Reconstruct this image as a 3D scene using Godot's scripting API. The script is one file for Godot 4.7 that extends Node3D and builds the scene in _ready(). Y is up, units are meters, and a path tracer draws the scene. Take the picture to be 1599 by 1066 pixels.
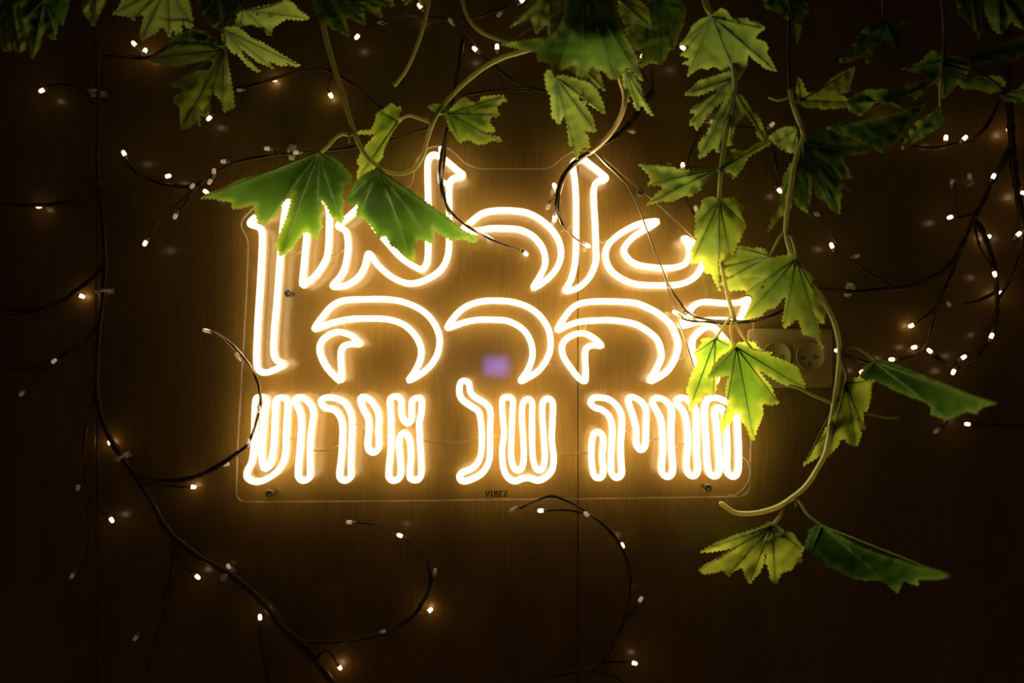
extends Node3D
# A glowing sign of bent light tubes on a clear board, screwed to a panelled wall, among
# garlands of fabric vine leaves and wired twigs with tiny lamps.

const PX := 0.0009        # metres that one pixel of the photograph spans on the wall
const EYE := 1.4          # distance from the lens to the wall
const MID := 1.45         # height of the lens above the floor

var used := {}
var M := {}
var ripple := FastNoiseLite.new()
var rng := RandomNumberGenerator.new()


func _ready():
	var cam := Camera3D.new()
	cam.name = "camera"
	cam.position = Vector3(0, MID, EYE)
	cam.fov = rad_to_deg(2.0 * atan(533.0 * PX / EYE))
	cam.near = 0.05
	cam.far = 30.0
	var lens := CameraAttributesPhysical.new()
	lens.frustum_focal_length = 35.0
	lens.exposure_aperture = 1.8
	lens.frustum_focus_distance = EYE - 0.03
	cam.attributes = lens
	add_child(cam)
	cam.fov = rad_to_deg(2.0 * atan(533.0 * PX / EYE))
	var env := Environment.new()
	env.background_mode = Environment.BG_COLOR
	env.background_color = Color(0, 0, 0)
	env.tonemap_mode = Environment.TONE_MAPPER_LINEAR
	env.tonemap_exposure = 1.0
	env.sdfgi_enabled = true
	env.ssao_enabled = true
	env.ssil_enabled = true
	var we := WorldEnvironment.new()
	we.name = "environment"
	we.environment = env
	add_child(we)

	ripple.seed = 7
	ripple.frequency = 0.035
	ripple.fractal_octaves = 2
	rng.seed = 4242
	materials()
	room()
	added_far_panel()
	sign_board()
	socket()
	light_branches()
	vines()


# ------------------------------------------------------------------ light levels and materials

const NEON_FACE := 2.8     # what the eye sees of the front of a tube
const NEON_SIDE := 1.4
const NEON_BACK := 8.0     # the milky tube also shines through the clear board
const NEON_LAMP := 0.0068  # one lamp inside a tube
const LED_FACE := 4.2
const LED_LAMP := 0.00001
const WARM := Color(1.0, 0.70, 0.36)      # linear colour of the sign's light
const AMBER := Color(1.0, 0.52, 0.13)     # linear colour of the little lamps


func srgb(r: float, g: float, b: float) -> Color:
	return Color(r, g, b).linear_to_srgb()


func plain(r: float, g: float, b: float, rough := 0.6) -> StandardMaterial3D:
	var m := StandardMaterial3D.new()
	m.albedo_color = srgb(r, g, b)
	m.roughness = rough
	return m


func glowing(tint: Color, level: float) -> StandardMaterial3D:
	var m := plain(0.8, 0.78, 0.72, 0.4)
	m.emission_enabled = true
	m.emission = Color(tint.r, tint.g, tint.b).linear_to_srgb()
	m.emission_energy_multiplier = level
	return m


func materials():
	M.wall = wood()
	M.joint = plain(0.03, 0.018, 0.008, 0.8)
	M.room = plain(0.35, 0.30, 0.25, 0.8)
	M.floor = plain(0.55, 0.42, 0.28, 0.5)
	M.ceiling = plain(0.02, 0.018, 0.016, 0.8)
	M.face = glowing(WARM, NEON_FACE)
	M.side = glowing(WARM, NEON_SIDE)
	M.back = glowing(WARM, NEON_BACK)
	M.glass = StandardMaterial3D.new()
	M.glass.transparency = BaseMaterial3D.TRANSPARENCY_ALPHA
	M.glass.albedo_color = Color(0.9, 0.7, 0.4, 0.025)
	M.glass.roughness = 0.03
	M.edge = plain(0.75, 0.66, 0.5, 0.35)
	M.edge.transparency = BaseMaterial3D.TRANSPARENCY_ALPHA
	M.edge.albedo_color.a = 0.3
	M.wire = plain(0.9, 0.78, 0.5, 0.3)
	M.cord = plain(0.45, 0.36, 0.22, 0.35)
	M.steel = plain(0.35, 0.33, 0.3, 0.35)
	M.steel.metallic = 0.8
	M.lilac = glowing(Color(0.35, 0.22, 1.0), 4.2)
	M.print = plain(0.03, 0.025, 0.02, 0.6)
	M.twig = bark()
	M.taped = plain(0.3, 0.2, 0.11, 0.3)
	M.shaded_stem = plain(0.03, 0.024, 0.012, 0.8)  # stem colour with the dimness of the upper wall put in
	M.clip = plain(0.6, 0.57, 0.5, 0.45)
	M.beige = plain(0.42, 0.31, 0.15, 0.4)
	M.hole = plain(0.01, 0.008, 0.006, 0.7)
	M.led_bright = glowing(AMBER.lerp(Color.WHITE, 0.28), LED_FACE)
	M.led_lit = glowing(AMBER.lerp(Color.WHITE, 0.28), LED_FACE * 0.7)
	M.led_dim = glowing(AMBER.lerp(Color.WHITE, 0.3), 0.28)
	M.led_faint = glowing(AMBER.lerp(Color.WHITE, 0.2), 0.045)
	M.holder = plain(0.55, 0.48, 0.36, 0.3)
	M.stem = plain(0.065, 0.115, 0.013, 0.6)
	M.pale_stem = plain(0.36, 0.3, 0.13, 0.5)
	M.vein = plain(0.025, 0.06, 0.008, 0.9)
	M.leaf = StandardMaterial3D.new()
	M.leaf.vertex_color_use_as_albedo = true
	M.leaf.roughness = 0.85
	M.leaf.metallic_specular = 0.08
	M.leaf.cull_mode = BaseMaterial3D.CULL_DISABLED
	M.leaf.backlight_enabled = true
	M.leaf.backlight = srgb(1.0, 0.86, 0.5)
	M.stem.backlight_enabled = true
	M.stem.backlight = srgb(0.5, 0.45, 0.2)


func wood() -> StandardMaterial3D:
	var n := FastNoiseLite.new()
	n.seed = 3
	n.frequency = 0.01
	n.fractal_octaves = 4
	var f := FastNoiseLite.new()
	f.seed = 11
	f.frequency = 0.05
	f.fractal_octaves = 3
	var side := 768
	var im := Image.create(side, side, false, Image.FORMAT_RGB8)
	var hm := Image.create(side, side, false, Image.FORMAT_RGB8)
	for y in side:
		for x in side:
			var bend := 14.0 * n.get_noise_2d(x * 0.25, y * 0.6)
			var broad := n.get_noise_2d((x + bend) * 1.6, y * 0.12)
			var fine := f.get_noise_2d((x + bend * 0.4) * 7.0, y * 0.35)
			var v := 1.0 + 0.22 * broad + 0.2 * fine
			im.set_pixel(x, y, Color(0.185 * v, 0.122 * v, 0.029 * v).linear_to_srgb())
			var h := clampf(0.5 + 0.4 * fine + 0.15 * broad, 0, 1)
			hm.set_pixel(x, y, Color(h, h, h))
	var m := StandardMaterial3D.new()
	m.albedo_texture = ImageTexture.create_from_image(im)
	m.roughness = 0.21
	m.metallic_specular = 0.5
	m.anisotropy_enabled = true
	m.anisotropy = 0.5
	m.heightmap_enabled = true
	m.heightmap_texture = ImageTexture.create_from_image(hm)
	m.heightmap_scale = 0.008
	return m


func bark() -> StandardMaterial3D:
	var m := plain(0.055, 0.037, 0.022, 0.35)
	return m


# ------------------------------------------------------------------ helpers

func P(x: float, y: float, d := 0.0) -> Vector3:
	# the point d metres in front of the wall that the photograph shows at pixel (x, y)
	var k := (EYE - d) / EYE
	return Vector3((x - 799.5) * PX * k, MID + (533.0 - y) * PX * k, d)


func numbered(called: String) -> String:
	var k: int = used.get(called, 0)
	used[called] = k + 1
	return called if k == 0 else "%s_%03d" % [called, k]


func thing(called: String, label: String, category: String, where := Vector3.ZERO, group := "") -> Node3D:
	var o := Node3D.new()
	o.name = numbered(called)
	o.position = where
	add_child(o)
	tag(o, label, category, group)
	return o


func tag(o: Node, label: String, category: String, group := "", kind := ""):
	o.set_meta("label", label)
	if category:
		o.set_meta("category", category)
	if group:
		o.set_meta("group", group)
	if kind:
		o.set_meta("kind", kind)


func put(called: String, mesh: Mesh, mats: Array, parent: Node, at := Vector3.ZERO) -> MeshInstance3D:
	var o := MeshInstance3D.new()
	o.mesh = mesh
	o.position = at
	for k in mats.size():
		o.set_surface_override_material(k, mats[k])
	if parent == self:
		o.name = numbered(called)
		add_child(o)
	else:
		o.name = called
		parent.add_child(o, true)
	return o


func origin_of(parent: Node) -> Vector3:
	var at := Vector3.ZERO
	var n := parent
	while n != self and n is Node3D:
		at += n.position
		n = n.get_parent()
	return at


func surface(v: PackedVector3Array, n: PackedVector3Array, idx: PackedInt32Array, c := PackedColorArray(), uv := PackedVector2Array(), into: ArrayMesh = null) -> ArrayMesh:
	var a := []
	a.resize(Mesh.ARRAY_MAX)
	a[Mesh.ARRAY_VERTEX] = v
	a[Mesh.ARRAY_NORMAL] = n
	a[Mesh.ARRAY_INDEX] = idx
	if c.size():
		a[Mesh.ARRAY_COLOR] = c
	if uv.size():
		a[Mesh.ARRAY_TEX_UV] = uv
	var m := into if into else ArrayMesh.new()
	m.add_surface_from_arrays(Mesh.PRIMITIVE_TRIANGLES, a)
	return m


func spline(p: Array, closed := false, step := 0.004) -> Array:
	# points every «step» metres on a smooth curve through p
	var out := []
	var n := p.size()
	var spans := n if closed else n - 1
	for i in spans:
		var a: Vector3 = p[(i - 1 + n) % n] if closed or i > 0 else p[0]
		var b: Vector3 = p[i]
		var c: Vector3 = p[(i + 1) % n]
		var d: Vector3 = p[(i + 2) % n] if closed or i + 2 < n else p[n - 1]
		var pieces := maxi(1, int(ceil(b.distance_to(c) / step)))
		for k in pieces:
			out.append(b.cubic_interpolate(c, a, d, float(k) / pieces))
	if not closed:
		out.append(p[n - 1])
	return out


func tube(path: Array, r0: float, r1: float, sides := 8, rough := 0.0, at := Vector3.ZERO) -> ArrayMesh:
	var v := PackedVector3Array()
	var nn := PackedVector3Array()
	var idx := PackedInt32Array()
	var n := path.size()
	var side := Vector3.ZERO
	for i in n:
		var t: Vector3 = (path[mini(i + 1, n - 1)] - path[maxi(i - 1, 0)]).normalized()
		if side == Vector3.ZERO:
			side = t.cross(Vector3.UP if absf(t.y) < 0.9 else Vector3.RIGHT).normalized()
		side = (side - t * side.dot(t)).normalized()
		var up := t.cross(side)
		var r := lerpf(r0, r1, float(i) / maxi(n - 1, 1))
		if rough > 0.0:
			r *= 1.0 + rough * ripple.get_noise_2d(i * 37.0, r0 * 90000.0)
		for k in sides:
			var a := TAU * k / sides
			var dir := side * cos(a) + up * sin(a)
			v.append(path[i] + dir * r - at)
			nn.append(dir)
	for i in n - 1:
		for k in sides:
			var a := i * sides + k
			var b := i * sides + (k + 1) % sides
			idx.append_array([a, a + sides, b, b, a + sides, b + sides])
	for e in [0, n - 1]:
		var c := v.size()
		var t: Vector3 = (path[1] - path[0]).normalized() * -1.0 if e == 0 else (path[n - 1] - path[n - 2]).normalized()
		v.append(path[e] + t * (r0 if e == 0 else r1) * 0.6 - at)
		nn.append(t)
		for k in sides:
			var a: int = e * sides + k
			var b: int = e * sides + (k + 1) % sides
			idx.append_array([c, a, b] if e == 0 else [c, b, a])
	return surface(v, nn, idx)


func lathe(profile: Array, sides := 12) -> ArrayMesh:
	# profile: Vector2(radius, height) upwards along y
	var st := SurfaceTool.new()
	st.begin(Mesh.PRIMITIVE_TRIANGLES)
	st.set_smooth_group(0)
	for i in profile.size() - 1:
		for k in sides:
			var q := []
			for s in [[i, k], [i + 1, k], [i + 1, k + 1], [i, k + 1]]:
				var a: float = TAU * s[1] / sides
				q.append(Vector3(profile[s[0]].x * cos(a), profile[s[0]].y, profile[s[0]].x * sin(a)))
			for t in [[0, 2, 1], [0, 3, 2]]:
				if (q[t[1]] - q[t[0]]).cross(q[t[2]] - q[t[0]]).length() > 1e-14:
					for j in t:
						st.add_vertex(q[j])
	st.index()
	st.generate_normals()
	return st.commit()


func slab(outline: PackedVector2Array, z0: float, z1: float, round_edge := 0.0) -> ArrayMesh:
	# a flat sheet from z0 to z1; surface 0 its two faces, surface 1 its rim
	if not Geometry2D.is_polygon_clockwise(outline):
		outline.reverse()
	var inner := outline
	if round_edge > 0.0:
		inner = PackedVector2Array()
		var count := outline.size()
		for i in count:
			var along := (outline[(i + 1) % count] - outline[(i - 1 + count) % count]).normalized()
			inner.append(outline[i] + Vector2(along.y, -along.x) * round_edge)
	var large := PackedVector2Array()
	for p in inner:
		large.append(p * 2000.0)
	var tri := Geometry2D.triangulate_polygon(large)
	var v := PackedVector3Array()
	var nn := PackedVector3Array()
	var idx := PackedInt32Array()
	for z in [z1, z0]:
		var at := v.size()
		for p in inner:
			v.append(Vector3(p.x, p.y, z))
			nn.append(Vector3(0, 0, 1 if z == z1 else -1))
		for k in range(0, tri.size(), 3):
			var a := inner[tri[k]]
			var b := inner[tri[k + 1]]
			var c := inner[tri[k + 2]]
			var ccw := (b - a).cross(c - a) > 0
			if ccw == (z == z1):
				idx.append_array([at + tri[k], at + tri[k + 2], at + tri[k + 1]])
			else:
				idx.append_array([at + tri[k], at + tri[k + 1], at + tri[k + 2]])
	var m := surface(v, nn, idx)
	v = PackedVector3Array()
	nn = PackedVector3Array()
	idx = PackedInt32Array()
	var n := outline.size()
	var rings := [[inner, z1], [outline, z1 - round_edge], [outline, z0 + round_edge], [inner, z0]]
	for r in rings.size() - 1:
		for i in n:
			var j := (i + 1) % n
			var at := v.size()
			for q in [[r, i], [r, j], [r + 1, j], [r + 1, i]]:
				var p: Vector2 = rings[q[0]][0][q[1]]
				v.append(Vector3(p.x, p.y, rings[q[0]][1]))
			var f := (v[at + 1] - v[at]).cross(v[at + 3] - v[at]).normalized()
			for q in 4:
				nn.append(f)
			idx.append_array([at, at + 3, at + 1, at + 1, at + 3, at + 2])
	return surface(v, nn, idx, PackedColorArray(), PackedVector2Array(), m)


func rounded(corners: Array, radius: float, steps := 6) -> PackedVector2Array:
	# a polygon of Vector2 with its corners rounded
	var out := PackedVector2Array()
	var n := corners.size()
	for i in n:
		var p: Vector2 = corners[i]
		var a: Vector2 = corners[(i - 1 + n) % n]
		var b: Vector2 = corners[(i + 1) % n]
		var r := minf(radius, 0.45 * minf(p.distance_to(a), p.distance_to(b)))
		var s := p + (a - p).normalized() * r
		var e := p + (b - p).normalized() * r
		for k in steps + 1:
			var t := float(k) / steps
			out.append(s.lerp(p, t).lerp(p.lerp(e, t), t))
	return out


func box(lo: Vector3, hi: Vector3, chamfer := 0.0, uv_scale := 0.0) -> ArrayMesh:
	var st := SurfaceTool.new()
	st.begin(Mesh.PRIMITIVE_TRIANGLES)
	st.set_smooth_group(-1)
	var c := (lo + hi) / 2
	var h := (hi - lo) / 2
	var faces := []
	for ax in 3:
		for s in [-1, 1]:
			var q := []
			for w in [[-1, -1], [1, -1], [1, 1], [-1, 1]]:
				var p := Vector3()
				p[ax] = s * h[ax]
				p[(ax + 1) % 3] = w[0] * (h[(ax + 1) % 3] - chamfer)
				p[(ax + 2) % 3] = w[1] * (h[(ax + 2) % 3] - chamfer)
				q.append(p)
			faces.append(q)
	if chamfer > 0.0:
		for ax in 3:
			for s in [-1, 1]:
				for t in [-1, 1]:
					var u := (ax + 1) % 3
					var w := (ax + 2) % 3
					var q := []
					for e in [[-1, 0], [1, 0], [1, 1], [-1, 1]]:
						var p := Vector3()
						p[ax] = e[0] * (h[ax] - chamfer)
						p[u] = s * (h[u] - (chamfer if e[1] else 0.0))
						p[w] = t * (h[w] - (0.0 if e[1] else chamfer))
						q.append(p)
					faces.append(q)
		for sx in [-1, 1]:
			for sy in [-1, 1]:
				for sz in [-1, 1]:
					faces.append([Vector3(sx * h.x, sy * (h.y - chamfer), sz * (h.z - chamfer)), Vector3(sx * (h.x - chamfer), sy * h.y, sz * (h.z - chamfer)), Vector3(sx * (h.x - chamfer), sy * (h.y - chamfer), sz * h.z)])
	for q in faces:
		var out := Vector3.ZERO
		for p in q:
			out += p
		var turn: bool = (q[1] - q[0]).cross(q[2] - q[0]).dot(out) > 0
		for k in range(1, q.size() - 1):
			for p in [q[0], q[k + 1], q[k]] if turn else [q[0], q[k], q[k + 1]]:
				if uv_scale > 0.0:
					st.set_uv(Vector2(p.x + c.x, -p.y - c.y) * uv_scale)
				st.add_vertex(p + c)
	st.generate_normals()
	return st.commit()


func flat2(px: Array, d: float) -> Array:
	var out := []
	for k in range(0, px.size(), 2):
		out.append(P(px[k], px[k + 1], d))
	return out


func triples(px: Array) -> Array:
	var out := []
	for k in range(0, px.size(), 3):
		out.append(P(px[k], px[k + 1], px[k + 2] + HANG))
	return out


# ------------------------------------------------------------------ the room

func room():
	var w := Node3D.new()
	w.name = "wall_back"
	add_child(w)
	tag(w, "dark brown wood-grain panelled wall behind the glowing sign", "wall", "", "structure")
	# wide panels with narrow open joints, before a dark backing
	put("backing", box(Vector3(-2.4, 0, -0.14), Vector3(2.4, 2.7, -0.018)), [M.joint], w)
	var seams := [-2.4, -1.95, -1.27, (150.0 - 799.5) * PX, (902.5 - 799.5) * PX, 0.77, 1.45, 2.4]
	for k in seams.size() - 1:
		put("panel", box(Vector3(seams[k] + 0.0006, 0, -0.018), Vector3(seams[k + 1] - 0.0006, 2.7, 0), 0.0006, 0.9), [M.wall], w)
	for s in [["wall_left", -2.4, -2.3], ["wall_right", 2.3, 2.4]]:
		var o := put(s[0], box(Vector3(s[1], 0, 0), Vector3(s[2], 2.7, 4.2)), [M.room], self)
		tag(o, "plain side wall of the room, %s of the sign" % s[0].trim_prefix("wall_"), "wall", "", "structure")
	var f := put("wall_front", box(Vector3(-2.4, 0, 4.2), Vector3(2.4, 2.7, 4.3)), [M.room], self)
	tag(f, "plain wall across the room, facing the sign", "wall", "", "structure")
	f = put("floor", box(Vector3(-2.4, -0.1, -0.14), Vector3(2.4, 0, 4.3)), [M.floor], self)
	tag(f, "plain brown floor of the room", "floor", "", "structure")
	f = put("ceiling", box(Vector3(-2.4, 2.7, -0.14), Vector3(2.4, 2.8, 4.3)), [M.ceiling], self)
	tag(f, "dark ceiling of the room", "ceiling", "", "structure")


func added_far_panel():
	# added panel, in place of an unseen lilac screen mirrored in the clear board
	var t := thing("added_light_panel", "small lilac light panel added on the wall across the room in place of a mirrored screen", "lamp", Vector3(-0.087, 1.312, 4.2))
	put("housing", box(Vector3(-0.075, -0.062, -0.03), Vector3(0.075, 0.062, 0), 0.004), [M.steel], t)
	put("light_panel", box(Vector3(-0.064, -0.05, -0.033), Vector3(0.064, 0.05, -0.029), 0.001), [M.lilac], t)
	var l := AreaLight3D.new()
	l.name = "lamp"
	l.area_size = Vector2(0.12, 0.09)
	l.position = Vector3(0, 0, -0.036)
	l.light_color = srgb(0.35, 0.2, 1.0)
	l.light_energy = 0.004
	l.shadow_enabled = true
	t.add_child(l)


# ------------------------------------------------------------------ the sign

const BOARD_BACK := 0.024
const BOARD_FRONT := 0.030
const TUBE_FRONT := 0.0425

var sign_node: Node3D


func sign_board():
	var o := P(774, 520, BOARD_BACK)
	sign_node = thing("neon_sign", "glowing warm white sign of Hebrew letters in light tube on a clear board", "sign", o)
	# the clear board, cut round the letters
	var px := [640, 783, 367, 785, 369, 700, 377, 560, 384, 440, 386, 374, 371, 348, 398, 319, 440, 292, 500, 280, 560, 288, 630, 294, 642, 288, 649, 248, 664, 231, 684, 225, 704, 231, 726, 254, 746, 262, 858, 262, 880, 243, 898, 233, 922, 234, 945, 247, 985, 282, 1040, 328, 1090, 376, 1130, 420, 1172, 446, 1179, 466, 1176, 600, 1172, 776, 900, 780]
	var corners := []
	for p in flat2(px, BOARD_FRONT):
		corners.append(Vector2(p.x - o.x, p.y - o.y))
	var rim := rounded(corners, 0.016)
	put("backing_board", slab(rim, 0.0, BOARD_FRONT - BOARD_BACK, 0.0012), [M.glass, M.edge], sign_node)
	# screws that hold the board off the wall
	for s in [[421, 770], [1106, 761], [449, 458], [1000, 300]]:
		var q := P(s[0], s[1], BOARD_FRONT)
		var st := lathe([Vector2(0, -0.0295), Vector2(0.0035, -0.0295), Vector2(0.0035, 0.0), Vector2(0.0055, 0.0), Vector2(0.0055, 0.0018), Vector2(0.0045, 0.003), Vector2(0.002, 0.003), Vector2(0.0015, 0.002), Vector2(0, 0.002)], 16)
		var m := put("standoff_screw", st, [M.steel], sign_node, q - o)
		m.rotation.x = PI / 2
	# maker's mark
	var tm := TextMesh.new()
	var fo := SystemFont.new()
	fo.font_names = PackedStringArray(["Droid Sans"])
	fo.font_weight = 700
	tm.font = fo
	tm.text = "VIBEZ"
	tm.font_size = 64
	tm.pixel_size = 0.0112 / 64.0
	tm.depth = 0.0006
	put("printed_mark", tm, [M.print], sign_node, P(775, 771, BOARD_FRONT + 0.0002) - o)
	letters()
	link_wires()


func letter(px: Array, lamps := 3):
	var o := sign_node.position
	var path := spline(flat2(px, TUBE_FRONT - 0.001), true, 0.0028)
	# drop points that lie too near each other at the sharp tips
	var n := path.size()
	var half := 0.0041
	var deep := TUBE_FRONT - BOARD_FRONT
	var prof := [[-half, 0.0], [-half, deep * 0.68], [-half * 0.86, deep * 0.85], [-half * 0.5, deep * 0.96], [0.0, deep], [half * 0.5, deep * 0.96], [half * 0.86, deep * 0.85], [half, deep * 0.68], [half, 0.0]]
	var at: Vector3 = path[0]
	at.z = BOARD_FRONT
	var mesh := ArrayMesh.new()
	for pass_no in 3:
		var rows: Array = [[[1, 7]], [[0, 1], [7, 8]], [[8, 9]]][pass_no]
		var v := PackedVector3Array()
		var nn := PackedVector3Array()
		var idx := PackedInt32Array()
		for row in rows:
			var cols: int = row[1] - row[0] + 1
			var first := v.size()
			for i in n:
				var t: Vector3 = path[(i + 1) % n] - path[(i - 1 + n) % n]
				t.z = 0
				t = t.normalized()
				var across := Vector3(t.y, -t.x, 0)
				for c in cols:
					var k: int = (row[0] + c) % 9
					var q: Vector3 = Vector3(path[i].x, path[i].y, BOARD_FRONT) + across * prof[k][0] + Vector3(0, 0, prof[k][1])
					v.append(q - at)
					var ka := maxi(k - 1, row[0])
					var kb := mini(k + 1, row[1])
					if row[1] == 9:
						nn.append(Vector3(0, 0, -1))
					else:
						var du: float = prof[kb][0] - prof[ka][0]
						var dw: float = prof[kb][1] - prof[ka][1]
						nn.append((across * -dw + Vector3(0, 0, du)).normalized())
			for i in n:
				var j := (i + 1) % n
				for c in cols - 1:
					var a := first + i * cols + c
					var b := first + j * cols + c
					idx.append_array([a, b, a + 1, a + 1, b, b + 1])
		surface(v, nn, idx, PackedColorArray(), PackedVector2Array(), mesh)
	var m := put("letter_tube", mesh, [M.face, M.side, M.back], sign_node, at - o)
	for k in lamps:
		var q: Vector3 = path[int((k + 0.5) * n / lamps)]
		var l := SpotLight3D.new()
		l.name = "lamp"
		l.position = Vector3(q.x, q.y, TUBE_FRONT + 0.002) - at
		l.rotation.y = PI       # towards the room, as the tube's face shines
		l.spot_angle = 85.0
		l.spot_angle_attenuation = 0.1
		l.light_color = WARM.linear_to_srgb()
		l.light_energy = NEON_LAMP
		l.light_size = 0.004
		l.spot_range = 5.0
		l.spot_attenuation = 2.0
		l.shadow_enabled = true
		m.add_child(l, true)


func letters():
	# upper row, from its outermost letter inwards
	letter([389, 349, 398, 338, 420, 326, 446, 311, 445, 322, 441, 349, 436, 402, 431, 470, 427, 515, 426, 550, 431, 563, 442, 569, 430, 576, 413, 582, 402, 577, 399, 560, 401, 504, 405, 440, 408, 376, 405, 356], 5)
	letter([471, 444, 473, 418, 476, 385, 478, 359, 475, 343, 468, 335, 486, 324, 506, 310, 512, 326, 513, 345, 511, 392, 504, 412, 492, 429, 478, 441], 4)
	letter([527, 352, 538, 359, 542, 374, 542, 392, 538, 415, 530, 432, 518, 446, 530, 447, 544, 443, 559, 432, 569, 415, 575, 395, 588, 412, 608, 430, 628, 440, 643, 442, 660, 438, 679, 428, 692, 415, 699, 397, 701, 370, 701, 330, 701, 292, 706, 279, 723, 273, 714, 265, 699, 252, 686, 243, 675, 241, 668, 250, 667, 271, 668, 321, 668, 382, 666, 409, 659, 419, 649, 417, 626, 402, 603, 377, 583, 352, 566, 320, 556, 326, 543, 338], 7)
	letter([722, 359, 737, 344, 754, 332, 774, 328, 801, 328, 825, 332, 848, 345, 866, 363, 875, 382, 876, 401, 869, 419, 855, 435, 833, 449, 843, 431, 851, 414, 851, 398, 845, 382, 831, 367, 812, 358, 791, 356, 765, 356, 742, 360], 5)
	letter([895, 254, 898, 279, 900, 314, 900, 349, 900, 384, 898, 412, 892, 436, 883, 453, 898, 451, 911, 443, 923, 429, 931, 407, 931, 384, 930, 351, 928, 318, 928, 294, 933, 283, 947, 278, 937, 268, 922, 256, 910, 248], 5)
	letter([1027, 345, 1002, 348, 979, 358, 959, 372, 948, 387, 947, 405, 956, 423, 974, 436, 994, 443, 1022, 445, 1058, 444, 1079, 437, 1093, 424, 1099, 407, 1094, 390, 1083, 379, 1069, 371, 1077, 383, 1078, 397, 1072, 410, 1060, 416, 1042, 418, 1022, 417, 997, 413, 982, 404, 975, 390, 982, 377, 997, 364, 1015, 354], 5)
	# middle row
	letter([490, 513, 505, 491, 518, 477, 535, 469, 562, 467, 604, 467, 632, 472, 656, 483, 672, 497, 682, 514, 686, 531, 683, 551, 673, 569, 658, 583, 638, 594, 647, 580, 655, 563, 657, 546, 651, 529, 639, 514, 624, 504, 602, 498, 572, 497, 545, 498, 521, 503, 503, 509], 6)
	letter([561, 537, 549, 525, 538, 520, 526, 518, 512, 523, 501, 533, 498, 546, 502, 561, 511, 576, 523, 589, 531, 594, 532, 576, 531, 559, 532, 546, 538, 539, 550, 537], 3)
	letter([698, 511, 712, 491, 730, 477, 753, 470, 780, 469, 805, 472, 828, 481, 845, 495, 857, 515, 860, 537, 856, 557, 843, 577, 828, 588, 813, 595, 823, 580, 831, 560, 831, 542, 825, 525, 813, 511, 793, 501, 773, 499, 747, 499, 725, 503, 708, 509], 6)
	letter([871, 515, 882, 495, 896, 479, 913, 472, 943, 470, 988, 472, 1010, 479, 1030, 490, 1048, 506, 1057, 525, 1060, 540, 1055, 560, 1045, 577, 1033, 587, 1016, 595, 1025, 578, 1033, 560, 1033, 547, 1027, 530, 1010, 515, 990, 505, 960, 500, 932, 500, 907, 502, 887, 508], 6)
	letter([940, 540, 932, 531, 922, 524, 910, 520, 895, 523, 882, 532, 878, 543, 881, 558, 892, 575, 904, 590, 914, 595, 915, 580, 914, 560, 915, 546, 922, 540, 931, 539], 3)
	letter([1065, 508, 1075, 491, 1086, 476, 1103, 471, 1133, 473, 1155, 472, 1170, 467, 1164, 482, 1157, 498, 1143, 500, 1122, 499, 1103, 500, 1085, 504], 4)
	letter([1137, 536, 1127, 523, 1117, 512, 1105, 510, 1092, 519, 1083, 530, 1082, 545, 1086, 560, 1096, 577, 1108, 591, 1119, 595, 1121, 578, 1120, 560, 1121, 546, 1126, 539], 3)
	# bottom row
	letter([400, 621, 397, 632, 396, 662, 395, 695, 392, 720, 385, 735, 384, 744, 389, 750, 400, 753, 414, 749, 430, 738, 441, 722, 445, 702, 446, 670, 448, 636, 446, 624, 438, 621, 430, 625, 428, 652, 427, 683, 424, 712, 419, 728, 413, 732, 409, 727, 407, 704, 409, 673, 412, 642, 415, 627, 410, 621], 4)
	letter([459, 627, 463, 621, 470, 621, 480, 627, 487, 638, 488, 652, 485, 673, 483, 704, 483, 741, 479, 749, 472, 751, 466, 747, 464, 737, 467, 704, 469, 673, 469, 652, 465, 638], 3)
	letter([500, 627, 507, 621, 522, 622, 537, 629, 546, 644, 549, 662, 548, 693, 547, 724, 547, 743, 543, 749, 537, 751, 531, 748, 529, 739, 532, 714, 534, 679, 533, 660, 527, 646, 517, 639, 506, 637], 3)
	letter([562, 622, 568, 620, 579, 627, 588, 640, 591, 654, 590, 673, 591, 695, 588, 704, 582, 707, 576, 704, 573, 694, 575, 669, 573, 652, 565, 636], 2)
	letter([608, 626, 612, 620, 621, 620, 626, 627, 626, 640, 627, 650, 632, 659, 638, 661, 642, 654, 642, 638, 643, 626, 648, 622, 655, 622, 658, 628, 657, 646, 654, 662, 655, 687, 657, 720, 657, 741, 653, 749, 646, 750, 640, 747, 639, 737, 641, 714, 640, 695, 637, 683, 631, 676, 625, 680, 622, 692, 624, 716, 625, 739, 622, 748, 614, 751, 608, 748, 606, 739, 609, 704, 610, 673, 609, 642], 4)
	letter([717, 604, 720, 596, 726, 595, 732, 599, 733, 607, 736, 615, 744, 622, 756, 629, 764, 638, 766, 652, 765, 673, 765, 704, 763, 722, 755, 737, 743, 746, 727, 752, 719, 750, 717, 743, 723, 738, 735, 733, 745, 724, 751, 708, 752, 679, 750, 654, 746, 642, 733, 633, 721, 624, 717, 614], 4)
	letter([784, 626, 789, 621, 797, 621, 801, 627, 800, 646, 799, 679, 798, 708, 801, 728, 808, 735, 815, 731, 818, 714, 817, 683, 815, 652, 816, 633, 820, 625, 826, 624, 831, 629, 831, 652, 831, 683, 832, 712, 835, 728, 841, 735, 848, 731, 851, 714, 849, 679, 847, 648, 848, 629, 854, 623, 861, 625, 864, 633, 863, 658, 862, 687, 865, 716, 862, 735, 852, 746, 840, 751, 826, 747, 816, 748, 804, 752, 793, 746, 786, 731, 784, 704, 787, 677, 785, 652], 6)
	letter([923, 630, 927, 622, 938, 621, 952, 624, 964, 634, 971, 648, 972, 667, 970, 695, 971, 724, 972, 738, 968, 745, 961, 746, 956, 740, 955, 724, 956, 695, 957, 669, 952, 650, 940, 640, 930, 637], 3)
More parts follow.
